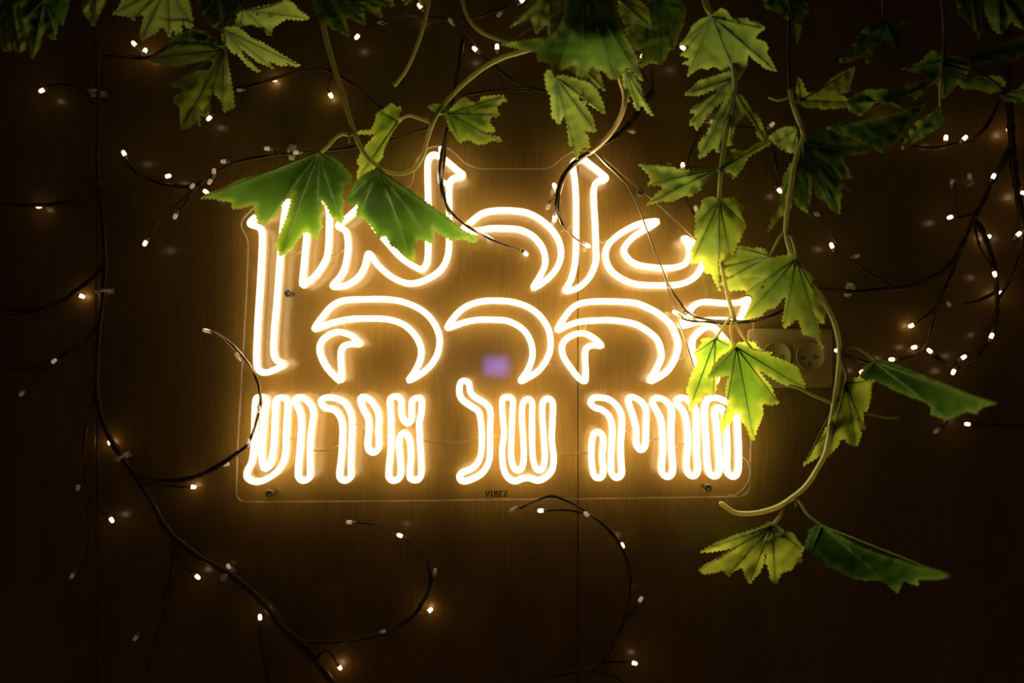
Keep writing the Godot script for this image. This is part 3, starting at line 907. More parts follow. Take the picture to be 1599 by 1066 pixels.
func leaf(px: Array, root: Array, tips: Array, ctrl: Array, tone := 0.0, teeth := 1.0):
	# px: the leaf's outline; tips: where its main veins end; ctrl: (x, y, depth) spots that bend it
	var raw := PackedVector2Array()
	for k in range(0, px.size(), 2):
		raw.append(Vector2(px[k], px[k + 1]))
	if Geometry2D.is_polygon_clockwise(raw):
		raw.reverse()
	# finer outline with small saw teeth
	var rim := PackedVector2Array()
	var n := raw.size()
	for i in n:
		var a := raw[i]
		var b := raw[(i + 1) % n]
		var len := a.distance_to(b)
		var parts := maxi(1, int(round(len / 7.0)) * 2)
		var out := Vector2(b.y - a.y, a.x - b.x).normalized()
		for k in parts:
			var p := a.lerp(b, (k + (0.55 if k % 2 else 0.0)) / parts)
			if k > 0:
				p += out * teeth * ((2.3 if k % 2 == 1 else -0.4) + 0.6 * ripple.get_noise_2d(p.x * 9.0, p.y * 9.0))
			rim.append(p)
	# inner points on a grid
	var lo := rim[0]
	var hi := rim[0]
	for p in rim:
		lo = lo.min(p)
		hi = hi.max(p)
	var pts := rim.duplicate()
	var gap := clampf(sqrt((hi.x - lo.x) * (hi.y - lo.y)) / 22.0, 3.0, 7.0)
	var row := 0
	var y := lo.y + gap * 0.5
	while y < hi.y:
		var x := lo.x + gap * (0.5 if row % 2 else 1.0)
		while x < hi.x:
			var p := Vector2(x, y)
			if Geometry2D.is_point_in_polygon(p, rim):
				var free := true
				for q in rim:
					if q.distance_squared_to(p) < gap * gap * 0.3:
						free = false
						break
				if free:
					pts.append(p)
			x += gap
		y += gap * 0.87
		row += 1
	var tri := Geometry2D.triangulate_delaunay(pts)
	var from := Vector2(root[0], root[1])
	var v := PackedVector3Array()
	var col := PackedColorArray()
	var shade := tone
	var plane := bent(ctrl)
	var reach := 1.0
	for p in raw:
		reach = maxf(reach, p.distance_to(from))
	for i in pts.size():
		var p := pts[i]
		var near := 1e9
		for k in range(0, tips.size(), 2):
			var t := Vector2(tips[k], tips[k + 1])
			near = minf(near, Geometry2D.get_closest_point_to_segment(p, from, t).distance_to(p))
		var margin := 0.0
		if i >= rim.size():
			margin = 1e9
			for k in range(0, rim.size(), 2):
				margin = minf(margin, rim[k].distance_squared_to(p))
			margin = sqrt(margin)
		var d := depth_at(p.x, p.y, ctrl, plane)
		d += 0.0022 * exp(-near * near / 30.0) + 0.0022 * ripple.get_noise_2d(p.x * 1.4 + root[0], p.y * 1.4)
		v.append(P(p.x, p.y, d) - vine.position)
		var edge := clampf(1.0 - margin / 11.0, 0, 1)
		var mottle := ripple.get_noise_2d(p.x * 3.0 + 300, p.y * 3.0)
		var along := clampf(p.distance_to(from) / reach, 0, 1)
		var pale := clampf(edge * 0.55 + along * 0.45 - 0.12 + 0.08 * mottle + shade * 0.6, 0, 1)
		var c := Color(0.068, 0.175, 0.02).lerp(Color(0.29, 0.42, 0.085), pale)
		if tone < 0.0:   # shade towards the stalk, put into the leaf colour
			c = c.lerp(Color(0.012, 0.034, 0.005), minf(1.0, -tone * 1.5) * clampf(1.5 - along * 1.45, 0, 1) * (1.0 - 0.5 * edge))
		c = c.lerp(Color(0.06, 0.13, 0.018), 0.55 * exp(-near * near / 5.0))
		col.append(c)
	var idx := PackedInt32Array()
	var nn := PackedVector3Array()
	nn.resize(v.size())
	for k in range(0, tri.size(), 3):
		var a := tri[k]
		var b := tri[k + 1]
		var c := tri[k + 2]
		if not Geometry2D.is_point_in_polygon((pts[a] + pts[b] + pts[c]) / 3.0, rim):
			continue
		var f := (v[b] - v[a]).cross(v[c] - v[a])
		if f.z > 0:
			idx.append_array([a, c, b])
		else:
			idx.append_array([a, b, c])
			f = -f
		nn[a] += f
		nn[b] += f
		nn[c] += f
	for i in nn.size():
		nn[i] = nn[i].normalized() if nn[i].length() > 0 else Vector3.BACK
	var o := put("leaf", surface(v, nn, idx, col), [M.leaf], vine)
	# raised veins on the leaf's face
	for k in range(0, tips.size(), 2):
		var t := Vector2(tips[k], tips[k + 1])
		var line := []
		var steps := maxi(4, int(from.distance_to(t) / 9.0))
		for s in steps + 1:
			var q := from.lerp(t, 0.96 * s / steps)
			if s > 0 and not Geometry2D.is_point_in_polygon(q, rim):
				continue
			var d := depth_at(q.x, q.y, ctrl, plane) + 0.0022 + 0.0022 * ripple.get_noise_2d(q.x * 1.4 + root[0], q.y * 1.4)
			line.append(P(q.x, q.y, d + 0.0002))
		if line.size() > 2:
			put("vein", tube(line, 0.0010, 0.0003, 5, 0.0, vine.position), [M.vein], o)


func vines():
	# garland rail, out of sight above, from which the vines hang
	var rail := thing("garland_rail", "dark wooden rail on the wall above the sign, from which the vines hang", "rail", P(799, -270, 0.112))
	put("rod", tube([P(-260, -270, 0.112), P(1860, -270, 0.112)], 0.011, 0.011, 12, 0.0, rail.position), [M.twig], rail)
	for x in [-150, 800, 1750]:
		put("bracket", tube([P(x, -290, 0.0), P(x, -290, 0.09), P(x, -272, 0.108)], 0.006, 0.006, 8, 0.0, rail.position), [M.steel], rail)

	start_vine("dim vine leaves over the dark wall in the top corner, far from the sign", 60, -270, 0.12)
	stem([60, -270, 0.12, 62, -150, 0.14, 64, -40, 0.15, 70, 0, 0.16])
	stem([60, -270, 0.12, 120, -140, 0.14, 152, -40, 0.15, 152, -14, 0.15], 2.6, 1.8)
	leaf([-20, -30, 35, -30, 38, 10, 40, 45, 40, 78, 30, 80, 24, 80, 20, 75, 14, 79, 6, 80, 2, 62, -8, 58, -20, 55], [12, -28], [30, 75, 8, 76, -16, 50], [10, -20, 0.15, 20, 80, 0.13], 0.2)
	leaf([32, -30, 112, -30, 106, 14, 97, 40, 94, 28, 88, 46, 86, 63, 77, 58, 67, 52, 63, 70, 50, 92, 46, 70, 40, 45, 33, 10], [70, -2], [50, 90, 86, 60, 97, 38, 38, 30], [70, -10, 0.17, 50, 90, 0.15, 90, 50, 0.15], -0.2)
	leaf([128, 8, 140, -24, 172, -24, 163, 8, 155, 22, 147, 42, 138, 30, 131, 22], [152, -16], [147, 40, 132, 12], [150, -10, 0.15, 147, 40, 0.13], 1.0)

	start_vine("leafy vine above the sign's upper corner, with one folded leaf pointing down the wall", 345, -270, 0.12)
	stem([345, -270, 0.12, 340, -120, 0.14, 338, -40, 0.17, 344, 20, 0.17, 350, 46, 0.16, 352, 72, 0.15], 4.0, 2.4)
	stem([340, -120, 0.14, 290, -60, 0.18, 262, -28, 0.21], 2.6, 2.0)
	stem([338, -40, 0.17, 370, -12, 0.18, 380, 12, 0.18], 2.6, 2.0, null, "stalk")
	stem([383, 17, 0.185, 405, 14, 0.186, 425, 9, 0.184, 444, 1, 0.18], 2.0, 2.4, null, "stalk")
	leaf([305, -24, 385, -24, 378, 10, 372, 30, 362, 46, 350, 52, 335, 44, 322, 32, 312, 12], [345, -20], [350, 48, 318, 20, 374, 22], [340, -10, 0.11, 350, 50, 0.10], -0.3)
	leaf([175, 22, 186, 12, 200, -20, 290, -26, 296, 8, 301, 30, 301, 42, 295, 44, 290, 42, 286, 28, 282, 40, 286, 56, 276, 58, 270, 44, 265, 59, 258, 46, 252, 40, 245, 50, 232, 58, 221, 64, 219, 52, 224, 30, 222, 20, 213, 24, 209, 33, 204, 26, 190, 24], [262, -22], [178, 21, 221, 62, 265, 56, 300, 40, 209, 30], [250, -20, 0.21, 221, 60, 0.08, 178, 22, 0.12, 300, 40, 0.11], 1.1)
	leaf([352, 72, 338, 66, 320, 48, 300, 46, 276, 54, 262, 68, 272, 74, 300, 70, 330, 78], [350, 71], [266, 67, 300, 50], [350, 70, 0.11, 266, 67, 0.12], -0.3)
	leaf([352, 76, 346, 81, 317, 73, 299, 72, 269, 76, 250, 85, 232, 92, 240, 97, 256, 101, 279, 104, 299, 98, 328, 92, 334, 98, 328, 110, 309, 111, 281, 122, 263, 130, 269, 136, 287, 137, 285, 146, 272, 150, 271, 158, 281, 167, 282, 185, 283, 203, 295, 199, 306, 188, 309, 189, 312, 198, 313, 174, 315, 167, 318, 183, 325, 178, 328, 150, 332, 126, 337, 126, 335, 146, 346, 156, 350, 175, 366, 167, 364, 146, 359, 118], [352, 78], [234, 92, 284, 201, 266, 131, 348, 172, 320, 180], [352, 78, 0.15, 232, 92, 0.085, 284, 200, 0.065, 350, 174, 0.08, 318, 178, 0.085, 300, 130, 0.09], 0.8)
	leaf([350, 44, 358, 42, 368, 42, 380, 49, 395, 62, 408, 66, 419, 73, 429, 79, 449, 91, 469, 103, 459, 103, 447, 98, 450, 102, 437, 102, 423, 95, 418, 96, 428, 108, 415, 101, 403, 97, 388, 85, 378, 74, 376, 86, 391, 98, 407, 112, 399, 111, 385, 101, 372, 85, 364, 83, 356, 73, 347, 60], [350, 47], [467, 102, 405, 111, 427, 107], [350, 46, 0.16, 468, 103, 0.085, 405, 112, 0.075], 0.7)
	leaf([383, 15, 407, 11, 437, 4, 447, 1, 459, 6, 463, 14, 478, 24, 483, 30, 470, 31, 449, 29, 440, 33, 431, 40, 425, 44, 423, 56, 416, 53, 413, 40, 403, 42, 393, 37, 382, 40, 374, 42, 368, 36, 372, 22], [380, 15], [482, 29, 422, 54, 376, 40], [380, 15, 0.185, 483, 30, 0.125, 422, 56, 0.10], 0.8)

	start_vine("vine whose long bare stem ends in the wide leaf over the tall end letter", 495, -270, 0.12)
	stem([495, -270, 0.12, 492, -120, 0.14, 495, -30, 0.145, 500, 10, 0.14, 507, 50, 0.138, 519, 95, 0.13, 533, 140, 0.125, 545, 180, 0.12, 553, 206, 0.118, 562, 228, 0.116, 574, 246, 0.112, 590, 260, 0.106], 4.4, 3.2)
	stem([553, 206, 0.118, 546, 211, 0.118, 536, 209, 0.116, 524, 215, 0.112, 512, 228, 0.108, 501, 238, 0.104], 2.6, 2.8, null, "stalk")
	stem([547, 200, 0.12, 545, 210, 0.12, 546, 222, 0.12], 2.4, 1.6, null, "bud")
	leaf([487, -26, 488, 0, 490, 12, 496, 26, 502, 34, 510, 36, 520, 46, 527, 45, 534, 52, 546, 58, 542, 41, 538, 26, 549, 29, 557, 34, 571, 39, 569, 26, 567, 10, 582, 20, 597, 28, 592, 10, 616, 9, 607, -20, 560, -30], [500, -24], [545, 57, 571, 38, 596, 27, 614, 8], [500, -20, 0.15, 545, 57, 0.13, 615, 8, 0.13], -0.2)
	leaf([497, 237, 507, 241, 522, 248, 531, 254, 542, 267, 550, 276, 546, 287, 535, 289, 536, 298, 533, 305, 537, 316, 534, 327, 536, 343, 531, 348, 524, 341, 517, 336, 511, 322, 503, 313, 504, 325, 501, 341, 503, 356, 497, 362, 495, 374, 486, 366, 480, 359, 474, 363, 463, 377, 456, 388, 445, 396, 437, 399, 434, 388, 429, 385, 435, 371, 442, 355, 449, 336, 456, 312, 458, 302, 450, 310, 442, 315, 438, 325, 429, 336, 418, 346, 411, 352, 403, 344, 398, 332, 399, 319, 388, 321, 374, 325, 363, 326, 362, 314, 346, 313, 331, 309, 313, 310, 326, 302, 346, 295, 371, 283, 417, 269, 461, 252, 484, 242], [497, 238], [316, 309, 438, 397, 495, 372, 532, 346, 412, 350, 548, 277], [497, 237, 0.15, 313, 310, 0.11, 360, 295, 0.13, 420, 275, 0.145, 438, 399, 0.050, 495, 372, 0.052, 531, 348, 0.052, 411, 352, 0.056, 363, 325, 0.075, 549, 276, 0.13, 480, 285, 0.125], -0.6)

	start_vine("bare green stem end dangling above the middle of the sign", 690, -270, 0.12)
	stem([690, -270, 0.12, 682, -120, 0.125, 672, -20, 0.12, 668, 10, 0.12, 660, 45, 0.118, 648, 80, 0.115, 634, 110, 0.112, 619, 130, 0.11], 3.6, 2.4)
	stem([619, 131, 0.11, 616, 134, 0.11, 614, 128, 0.11], 2.4, 1.2, null, "bud")
	leaf([625, -15, 650, -18, 646, -4, 640, 3, 632, 7, 628, -2], [645, -14], [632, 5], [640, 0, 0.12], 0.3)
	leaf([652, -18, 668, -18, 667, 2, 660, 10, 655, 4], [662, -16], [660, 8], [660, 0, 0.12], 0.3)

	start_vine("thick leaf cluster over the sign's top, its arched stem ending in a wide dark leaf", 905, -270, 0.14)
	stem([905, -270, 0.14, 900, -150, 0.17, 895, -60, 0.18, 885, 0, 0.17, 865, 50, 0.16, 838, 72, 0.15, 815, 81, 0.145, 785, 90, 0.14, 755, 106, 0.136, 725, 130, 0.13, 703, 152, 0.126, 688, 170, 0.122, 675, 194, 0.12, 666, 222, 0.117, 660, 244, 0.113, 648, 262, 0.11, 630, 271, 0.108, 612, 270, 0.107, 600, 266, 0.107, 590, 262, 0.108], 4.0, 2.8)
	stem([722, -30, 0.14, 723, 5, 0.14, 735, 34, 0.14, 755, 52, 0.142, 780, 62, 0.145, 805, 68, 0.148, 826, 72, 0.15], 2.6, 2.4)
	stem([722, -30, 0.14, 740, -150, 0.14, 760, -270, 0.13], 2.6, 2.6)
	stem([673, 192, 0.12, 660, 187, 0.119, 643, 181, 0.117, 632, 182, 0.115, 622, 190, 0.112], 2.2, 2.4, null, "stalk")
	stem([672, 196, 0.12, 683, 180, 0.12, 690, 177, 0.12, 699, 178, 0.12], 2.0, 2.0, null, "stalk")
	stem([670, 186, 0.12, 662, 178, 0.122, 668, 180, 0.122], 2.4, 1.2, null, "bud")
	stem([905, -60, 0.18, 945, 20, 0.15, 964, 80, 0.13, 968, 120, 0.12, 975, 145, 0.115, 974, 168, 0.11, 964, 192, 0.10, 950, 212, 0.092, 936, 226, 0.085, 922, 236, 0.08], 4.0, 3.6, M.pale_stem, "bare_stem")
	stem([880, 10, 0.17, 868, 70, 0.15, 862, 108, 0.15, 866, 119, 0.15], 2.6, 2.2, null, "stalk")
	# narrow leaf above the wide one
	leaf([626, 168, 625, 188, 616, 201, 606, 218, 598, 234, 597, 246, 590, 252, 584, 264, 570, 269, 558, 279, 559, 266, 565, 259, 557, 253, 563, 241, 573, 226, 589, 208, 575, 210, 559, 209, 560, 205, 580, 203, 586, 191, 588, 178, 603, 168, 612, 161, 619, 168], [621, 190], [560, 277, 594, 174], [612, 165, 0.115, 560, 277, 0.09, 595, 230, 0.105], 0.15)
	leaf([698, 178, 705, 169, 712, 163, 720, 155, 728, 153, 740, 161, 745, 163, 750, 158, 753, 151, 768, 150, 787, 149, 783, 160, 774, 168, 780, 180, 763, 183, 764, 193, 772, 201, 772, 206, 753, 205, 768, 212, 780, 215, 783, 222, 768, 218, 758, 224, 745, 225, 730, 217, 717, 222, 711, 212, 702, 201, 698, 188, 690, 173, 676, 174, 668, 166, 680, 163, 692, 164], [699, 178], [785, 151, 782, 220, 778, 180, 718, 219], [700, 178, 0.12, 785, 150, 0.11, 782, 220, 0.095], 0.1)
	leaf([590, 261, 606, 277, 639, 297, 667, 317, 697, 337, 722, 360, 740, 368, 746, 376, 737, 378, 722, 372, 707, 376, 694, 369, 684, 363, 677, 355, 676, 368, 676, 380, 667, 376, 651, 373, 647, 383, 648, 401, 645, 408, 634, 401, 621, 388, 611, 383, 603, 366, 591, 371, 587, 363, 578, 350, 572, 345, 565, 335, 559, 343, 557, 332, 560, 317, 548, 320, 540, 312, 549, 297, 555, 284, 570, 272], [590, 263], [744, 375, 645, 406, 561, 338, 542, 311, 676, 378], [590, 262, 0.15, 745, 376, 0.075, 645, 407, 0.048, 559, 342, 0.055, 542, 311, 0.075, 650, 312, 0.14, 600, 300, 0.145, 676, 378, 0.054, 600, 360, 0.058], -0.8)
	# the cluster
	leaf([1005, 10, 1030, -16, 1060, 0, 1071, 15, 1068, 35, 1060, 55, 1052, 78, 1045, 75, 1040, 90, 1031, 101, 1020, 95, 1000, 106, 1003, 85, 985, 70, 975, 45, 990, 38, 1006, 30], [1024, -10], [1051, 76, 1032, 99, 1002, 104, 1068, 18], [1024, -10, 0.13, 1050, 78, 0.10, 1002, 104, 0.10], 0.0)
	leaf([866, 118, 857, 109, 851, 115, 853, 136, 860, 152, 862, 183, 873, 194, 881, 178, 885, 188, 888, 211, 889, 228, 896, 226, 897, 237, 901, 250, 907, 230, 921, 231, 918, 213, 911, 204, 931, 206, 925, 183, 914, 166, 900, 152, 907, 150, 925, 166, 944, 178, 942, 162, 932, 141, 921, 131, 902, 124, 881, 118], [866, 120], [873, 191, 901, 247, 929, 205, 943, 176], [866, 119, 0.15, 873, 193, 0.095, 901, 250, 0.060, 930, 206, 0.08, 943, 177, 0.10], 0.8)
	leaf([880, 102, 892, 98, 905, 92, 928, 90, 934, 106, 938, 122, 945, 142, 935, 135, 925, 150, 913, 163, 908, 150, 909, 138, 904, 122, 894, 112], [900, 96], [913, 160, 944, 140], [900, 96, 0.15, 913, 162, 0.115, 944, 140, 0.12], 0.9)
	leaf([965, 14, 967, -12, 991, -6, 1003, 6, 1012, 16, 1016, 35, 1018, 45, 1006, 40, 993, 36, 975, 38, 968, 24], [967, 0], [1017, 43, 1010, 16], [967, 0, 0.16, 1017, 43, 0.13], 0.9)
	leaf([972, 106, 985, 110, 990, 120, 1000, 135, 1003, 150, 1012, 165, 1020, 181, 1010, 175, 1002, 163, 997, 173, 990, 165, 988, 147, 984, 150, 981, 160, 976, 150, 973, 130], [976, 108], [1019, 179, 997, 170, 981, 157], [976, 108, 0.14, 1019, 180, 0.10, 981, 158, 0.105], 0.7)
	leaf([796, 43, 810, 30, 820, 14, 828, 0, 835, -22, 872, -22, 876, 10, 880, 25, 872, 45, 862, 58, 857, 55, 856, 36, 846, 44, 837, 53, 833, 36, 826, 25, 815, 33], [858, -18], [798, 41, 837, 50, 861, 55], [858, -18, 0.18, 798, 42, 0.145, 837, 50, 0.145, 861, 56, 0.15], 1.0)
	leaf([880, -34, 952, -34, 961, 0, 966, 40, 986, 75, 995, 90, 997, 105, 1003, 127, 996, 120, 986, 106, 975, 106, 965, 122, 953, 123, 942, 110, 930, 105, 925, 101, 916, 112, 907, 122, 897, 99, 884, 106, 869, 114, 866, 103, 850, 96, 840, 94, 838, 80, 815, 78, 782, 69, 822, 63, 857, 58, 874, 47, 883, 23], [916, -8], [1001, 124, 958, 120, 907, 119, 870, 110, 788, 69], [916, -10, 0.20, 1002, 125, 0.15, 957, 121, 0.145, 907, 120, 0.145, 866, 108, 0.15, 785, 69, 0.15, 930, 60, 0.20], -0.2)

	start_vine("straight hanging vine at the sign's sloping edge, ending in two lit leaves before the socket", 1098, -270, 0.13)
	stem([1098, -270, 0.13, 1095, -120, 0.15, 1099, -20, 0.18, 1103, 8, 0.19, 1112, 25, 0.188, 1128, 60, 0.15, 1143, 100, 0.135, 1147, 130, 0.128, 1142, 170, 0.11, 1134, 205, 0.102, 1130, 235, 0.10, 1126, 265, 0.098, 1124, 290, 0.096, 1123, 312, 0.094], 5.6, 3.2)
	stem([1123, 312, 0.09, 1124, 330, 0.075, 1124, 355, 0.06, 1124, 385, 0.054, 1127, 410, 0.066, 1131, 435, 0.08, 1137, 464, 0.09, 1144, 488, 0.10, 1147, 500, 0.099], 2.8, 3.2)
	stem([1147, 499, 0.099, 1142, 505, 0.098, 1142, 520, 0.096, 1147, 540, 0.094], 2.2, 2.4, null, "stalk")
	stem([1147, 499, 0.099, 1153, 512, 0.097, 1162, 528, 0.09, 1174, 545, 0.082], 2.2, 2.2, null, "stalk")
	stem([1145, 492, 0.099, 1136, 500, 0.094, 1128, 512, 0.088, 1118, 528, 0.08], 2.0, 2.0, null, "stalk")
	leaf([1112, 24, 1120, 18, 1127, 13, 1135, 18, 1143, 30, 1156, 29, 1168, 29, 1170, 35, 1182, 34, 1195, 44, 1184, 52, 1178, 60, 1195, 66, 1200, 76, 1195, 80, 1207, 99, 1213, 112, 1195, 107, 1176, 92, 1168, 83, 1166, 103, 1160, 114, 1153, 125, 1149, 126, 1141, 122, 1132, 117, 1122, 107, 1114, 103, 1104, 109, 1097, 105, 1086, 110, 1073, 120, 1077, 102, 1065, 99, 1080, 92, 1062, 86, 1081, 71, 1060, 71, 1071, 60, 1081, 41, 1093, 31, 1104, 27], [1112, 27], [1074, 117, 1064, 86, 1151, 123, 1210, 110, 1192, 45, 1062, 71], [1112, 26, 0.19, 1073, 119, 0.115, 1151, 124, 0.115, 1211, 110, 0.14, 1192, 45, 0.19, 1160, 70, 0.165], 0.5, 0.6)
	leaf([1140, 112, 1126, 116, 1110, 121, 1092, 126, 1083, 135, 1069, 148, 1088, 149, 1104, 146, 1118, 138, 1124, 140, 1108, 152, 1098, 160, 1085, 165, 1077, 175, 1089, 178, 1080, 186, 1076, 195, 1088, 195, 1087, 204, 1097, 192, 1112, 172, 1128, 156, 1140, 146, 1146, 130], [1144, 124], [1071, 147, 1078, 194, 1079, 174], [1144, 124, 0.128, 1070, 148, 0.095, 1080, 194, 0.08], 0.6)
	leaf([1145, 138, 1132, 156, 1122, 175, 1112, 192, 1105, 206, 1097, 215, 1090, 227, 1094, 234, 1091, 247, 1102, 243, 1110, 234, 1113, 230, 1122, 239, 1123, 218, 1130, 216, 1134, 226, 1142, 227, 1144, 209, 1151, 190, 1160, 183, 1166, 172, 1160, 160, 1152, 148], [1147, 142], [1092, 245, 1121, 236, 1140, 224, 1163, 172], [1147, 142, 0.128, 1092, 245, 0.07, 1141, 225, 0.085], 0.5)
	leaf([1150, 148, 1158, 150, 1166, 160, 1174, 176, 1183, 178, 1190, 195, 1198, 214, 1190, 219, 1182, 211, 1180, 200, 1172, 186, 1165, 178, 1156, 164], [1152, 149], [1193, 216], [1152, 149, 0.11, 1193, 216, 0.09], 0.8)
	leaf([1121, 262, 1105, 267, 1090, 268, 1070, 266, 1056, 265, 1050, 258, 1044, 254, 1038, 259, 1022, 259, 997, 256, 1008, 267, 1018, 279, 1011, 290, 1034, 288, 1036, 294, 1026, 302, 1019, 309, 1009, 320, 1031, 314, 1050, 314, 1068, 305, 1080, 306, 1092, 297, 1101, 282, 1112, 270, 1122, 267], [1120, 264], [999, 257, 1012, 318, 1013, 289, 1082, 304], [1120, 264, 0.098, 999, 257, 0.075, 1012, 318, 0.066, 1075, 268, 0.10, 1082, 304, 0.078], 0.35)
	leaf([1123, 263, 1127, 257, 1136, 249, 1145, 244, 1142, 233, 1150, 235, 1166, 236, 1180, 225, 1200, 218, 1203, 225, 1183, 236, 1170, 244, 1158, 265, 1151, 272, 1144, 280, 1142, 267, 1134, 271, 1130, 265, 1124, 268], [1124, 265], [1201, 220, 1145, 277], [1124, 265, 0.098, 1201, 221, 0.10, 1145, 278, 0.082], 0.35)
	leaf([1123, 311, 1110, 307, 1097, 312, 1095, 323, 1085, 336, 1087, 350, 1085, 367, 1088, 377, 1080, 389, 1079, 411, 1090, 410, 1096, 404, 1100, 416, 1102, 427, 1110, 424, 1116, 439, 1124, 455, 1122, 431, 1120, 408, 1124, 402, 1133, 408, 1141, 404, 1149, 387, 1156, 371, 1165, 353, 1156, 336, 1163, 323, 1151, 316, 1146, 309, 1134, 310], [1123, 313], [1123, 450, 1081, 408, 1140, 402, 1162, 350, 1087, 350], [1123, 312, 0.094, 1123, 452, 0.058, 1080, 408, 0.056, 1140, 404, 0.07, 1164, 352, 0.085, 1123, 370, 0.092, 1086, 345, 0.076], 0.55)
	leaf([1116, 527, 1107, 528, 1096, 529, 1094, 539, 1085, 549, 1088, 558, 1090, 566, 1082, 581, 1076, 596, 1072, 611, 1079, 620, 1076, 641, 1086, 631, 1092, 627, 1096, 620, 1100, 612, 1107, 614, 1114, 617, 1118, 609, 1120, 590, 1116, 579, 1124, 560, 1140, 545, 1142, 535, 1129, 531], [1117, 529], [1077, 638, 1114, 615, 1087, 550, 1139, 540], [1117, 529, 0.08, 1077, 638, 0.049, 1114, 615, 0.05, 1087, 550, 0.06], 0.2)
	leaf([1150, 537, 1165, 533, 1178, 535, 1185, 545, 1195, 549, 1206, 551, 1197, 554, 1185, 556, 1172, 552], [1152, 540], [1204, 551], [1152, 540, 0.085, 1204, 551, 0.07], 0.5)
	leaf([1150, 538, 1159, 538, 1174, 547, 1191, 551, 1210, 558, 1229, 565, 1245, 573, 1250, 584, 1257, 601, 1255, 608, 1245, 606, 1232, 602, 1218, 597, 1199, 585, 1186, 576, 1182, 577, 1191, 588, 1204, 604, 1210, 620, 1216, 629, 1204, 632, 1189, 629, 1191, 640, 1190, 650, 1186, 661, 1181, 671, 1177, 688, 1171, 682, 1167, 667, 1158, 657, 1157, 644, 1148, 644, 1142, 658, 1131, 669, 1126, 678, 1125, 660, 1133, 641, 1139, 626, 1133, 616, 1135, 598, 1141, 584, 1133, 586, 1105, 590, 1114, 571, 1124, 558, 1139, 549], [1150, 542], [1177, 685, 1127, 675, 1214, 627, 1254, 605, 1108, 588], [1150, 541, 0.096, 1177, 686, 0.062, 1126, 675, 0.052, 1215, 628, 0.075, 1255, 606, 0.08, 1108, 588, 0.075, 1155, 590, 0.098], -0.05)

	start_vine("longest vine with the curled bottom tip, winding down past the socket", 1250, -270, 0.13)
	stem([1250, -270, 0.13, 1240, -100, 0.14, 1232, 40, 0.13, 1232, 110, 0.13, 1234, 140, 0.134], 2.6, 2.2, M.shaded_stem, "dim_stem")
	stem([1234, 140, 0.134, 1236, 155, 0.137, 1242, 175, 0.14, 1252, 200, 0.138, 1254, 215, 0.136, 1246, 236, 0.132, 1238, 270, 0.128, 1232, 310, 0.124, 1228, 340, 0.122, 1227, 362, 0.12, 1232, 385, 0.118, 1240, 410, 0.122, 1258, 438, 0.124, 1276, 455, 0.124, 1289, 475, 0.122, 1299, 494, 0.12, 1307, 518, 0.118, 1311, 546, 0.116, 1310, 572, 0.114, 1307, 600, 0.112, 1302, 632, 0.11, 1298, 655, 0.108, 1294, 685, 0.106, 1287, 712, 0.102, 1276, 732, 0.10, 1265, 750, 0.098, 1254, 763, 0.096, 1242, 773, 0.094, 1224, 786, 0.092, 1207, 794, 0.09, 1185, 800, 0.088, 1163, 802, 0.086, 1147, 800, 0.084, 1136, 793, 0.082, 1125, 785, 0.08], 3.6, 3.8)
	stem([1227, 360, 0.12, 1219, 368, 0.118, 1211, 382, 0.114, 1203, 399, 0.11], 2.2, 2.0, null, "stalk")
	stem([1227, 360, 0.12, 1235, 368, 0.122, 1240, 382, 0.124, 1244, 402, 0.126], 2.6, 2.4, null, "stalk")
	stem([1311, 546, 0.116, 1316, 566, 0.117, 1322, 584, 0.118, 1321, 597, 0.118], 2.6, 2.6, null, "stalk")
	stem([1233, 602, 0.09, 1248, 606, 0.096, 1272, 618, 0.102, 1300, 630, 0.108, 1320, 640, 0.11, 1346, 644, 0.118, 1372, 650, 0.12, 1388, 653, 0.12, 1404, 652, 0.122], 2.4, 1.8, null, "tendril")
	stem([1311, 548, 0.116, 1322, 545, 0.118, 1336, 543, 0.12, 1350, 550, 0.124, 1368, 563, 0.13], 2.2, 2.0, null, "stalk")
	stem([1228, 784, 0.092, 1224, 790, 0.092, 1218, 805, 0.092, 1208, 818, 0.092], 2.4, 2.8, null, "stalk")
	stem([1242, 774, 0.094, 1243, 784, 0.094, 1242, 791, 0.095], 2.8, 1.6, null, "bud")
	stem([1243, 776, 0.094, 1250, 786, 0.10, 1262, 804, 0.108, 1282, 819, 0.116], 2.2, 2.2, null, "stalk")
	stem([1232, 152, 0.145, 1215, 157, 0.146, 1200, 152, 0.148], 1.6, 1.2, null, "tendril")
	stem([1238, 166, 0.14, 1244, 158, 0.135, 1252, 158, 0.13], 1.8, 1.6, null, "stalk")
	stem([1254, 210, 0.136, 1261, 198, 0.138, 1261, 188, 0.14], 3.0, 1.6, null, "bud")
	leaf([1246, 120, 1252, 128, 1261, 147, 1280, 142, 1290, 132, 1300, 122, 1318, 112, 1335, 105, 1332, 118, 1328, 130, 1327, 142, 1310, 146, 1325, 156, 1322, 167, 1305, 169, 1287, 170, 1257, 167, 1246, 160, 1244, 140], [1251, 157], [1333, 107, 1321, 160, 1247, 122], [1251, 157, 0.13, 1333, 107, 0.11, 1320, 162, 0.10, 1247, 122, 0.13], 0.8)
	leaf([1255, 222, 1273, 203, 1301, 205, 1331, 218, 1348, 233, 1360, 235, 1348, 240, 1331, 241, 1314, 244, 1322, 260, 1329, 278, 1310, 278, 1318, 288, 1327, 299, 1312, 290, 1314, 304, 1312, 320, 1310, 334, 1297, 326, 1286, 311, 1275, 306, 1268, 278, 1266, 304, 1260, 332, 1245, 321, 1238, 304, 1243, 278, 1249, 248], [1254, 224], [1358, 235, 1309, 331, 1260, 329, 1326, 297], [1254, 222, 0.138, 1358, 235, 0.14, 1309, 332, 0.115, 1260, 330, 0.11], -0.3)
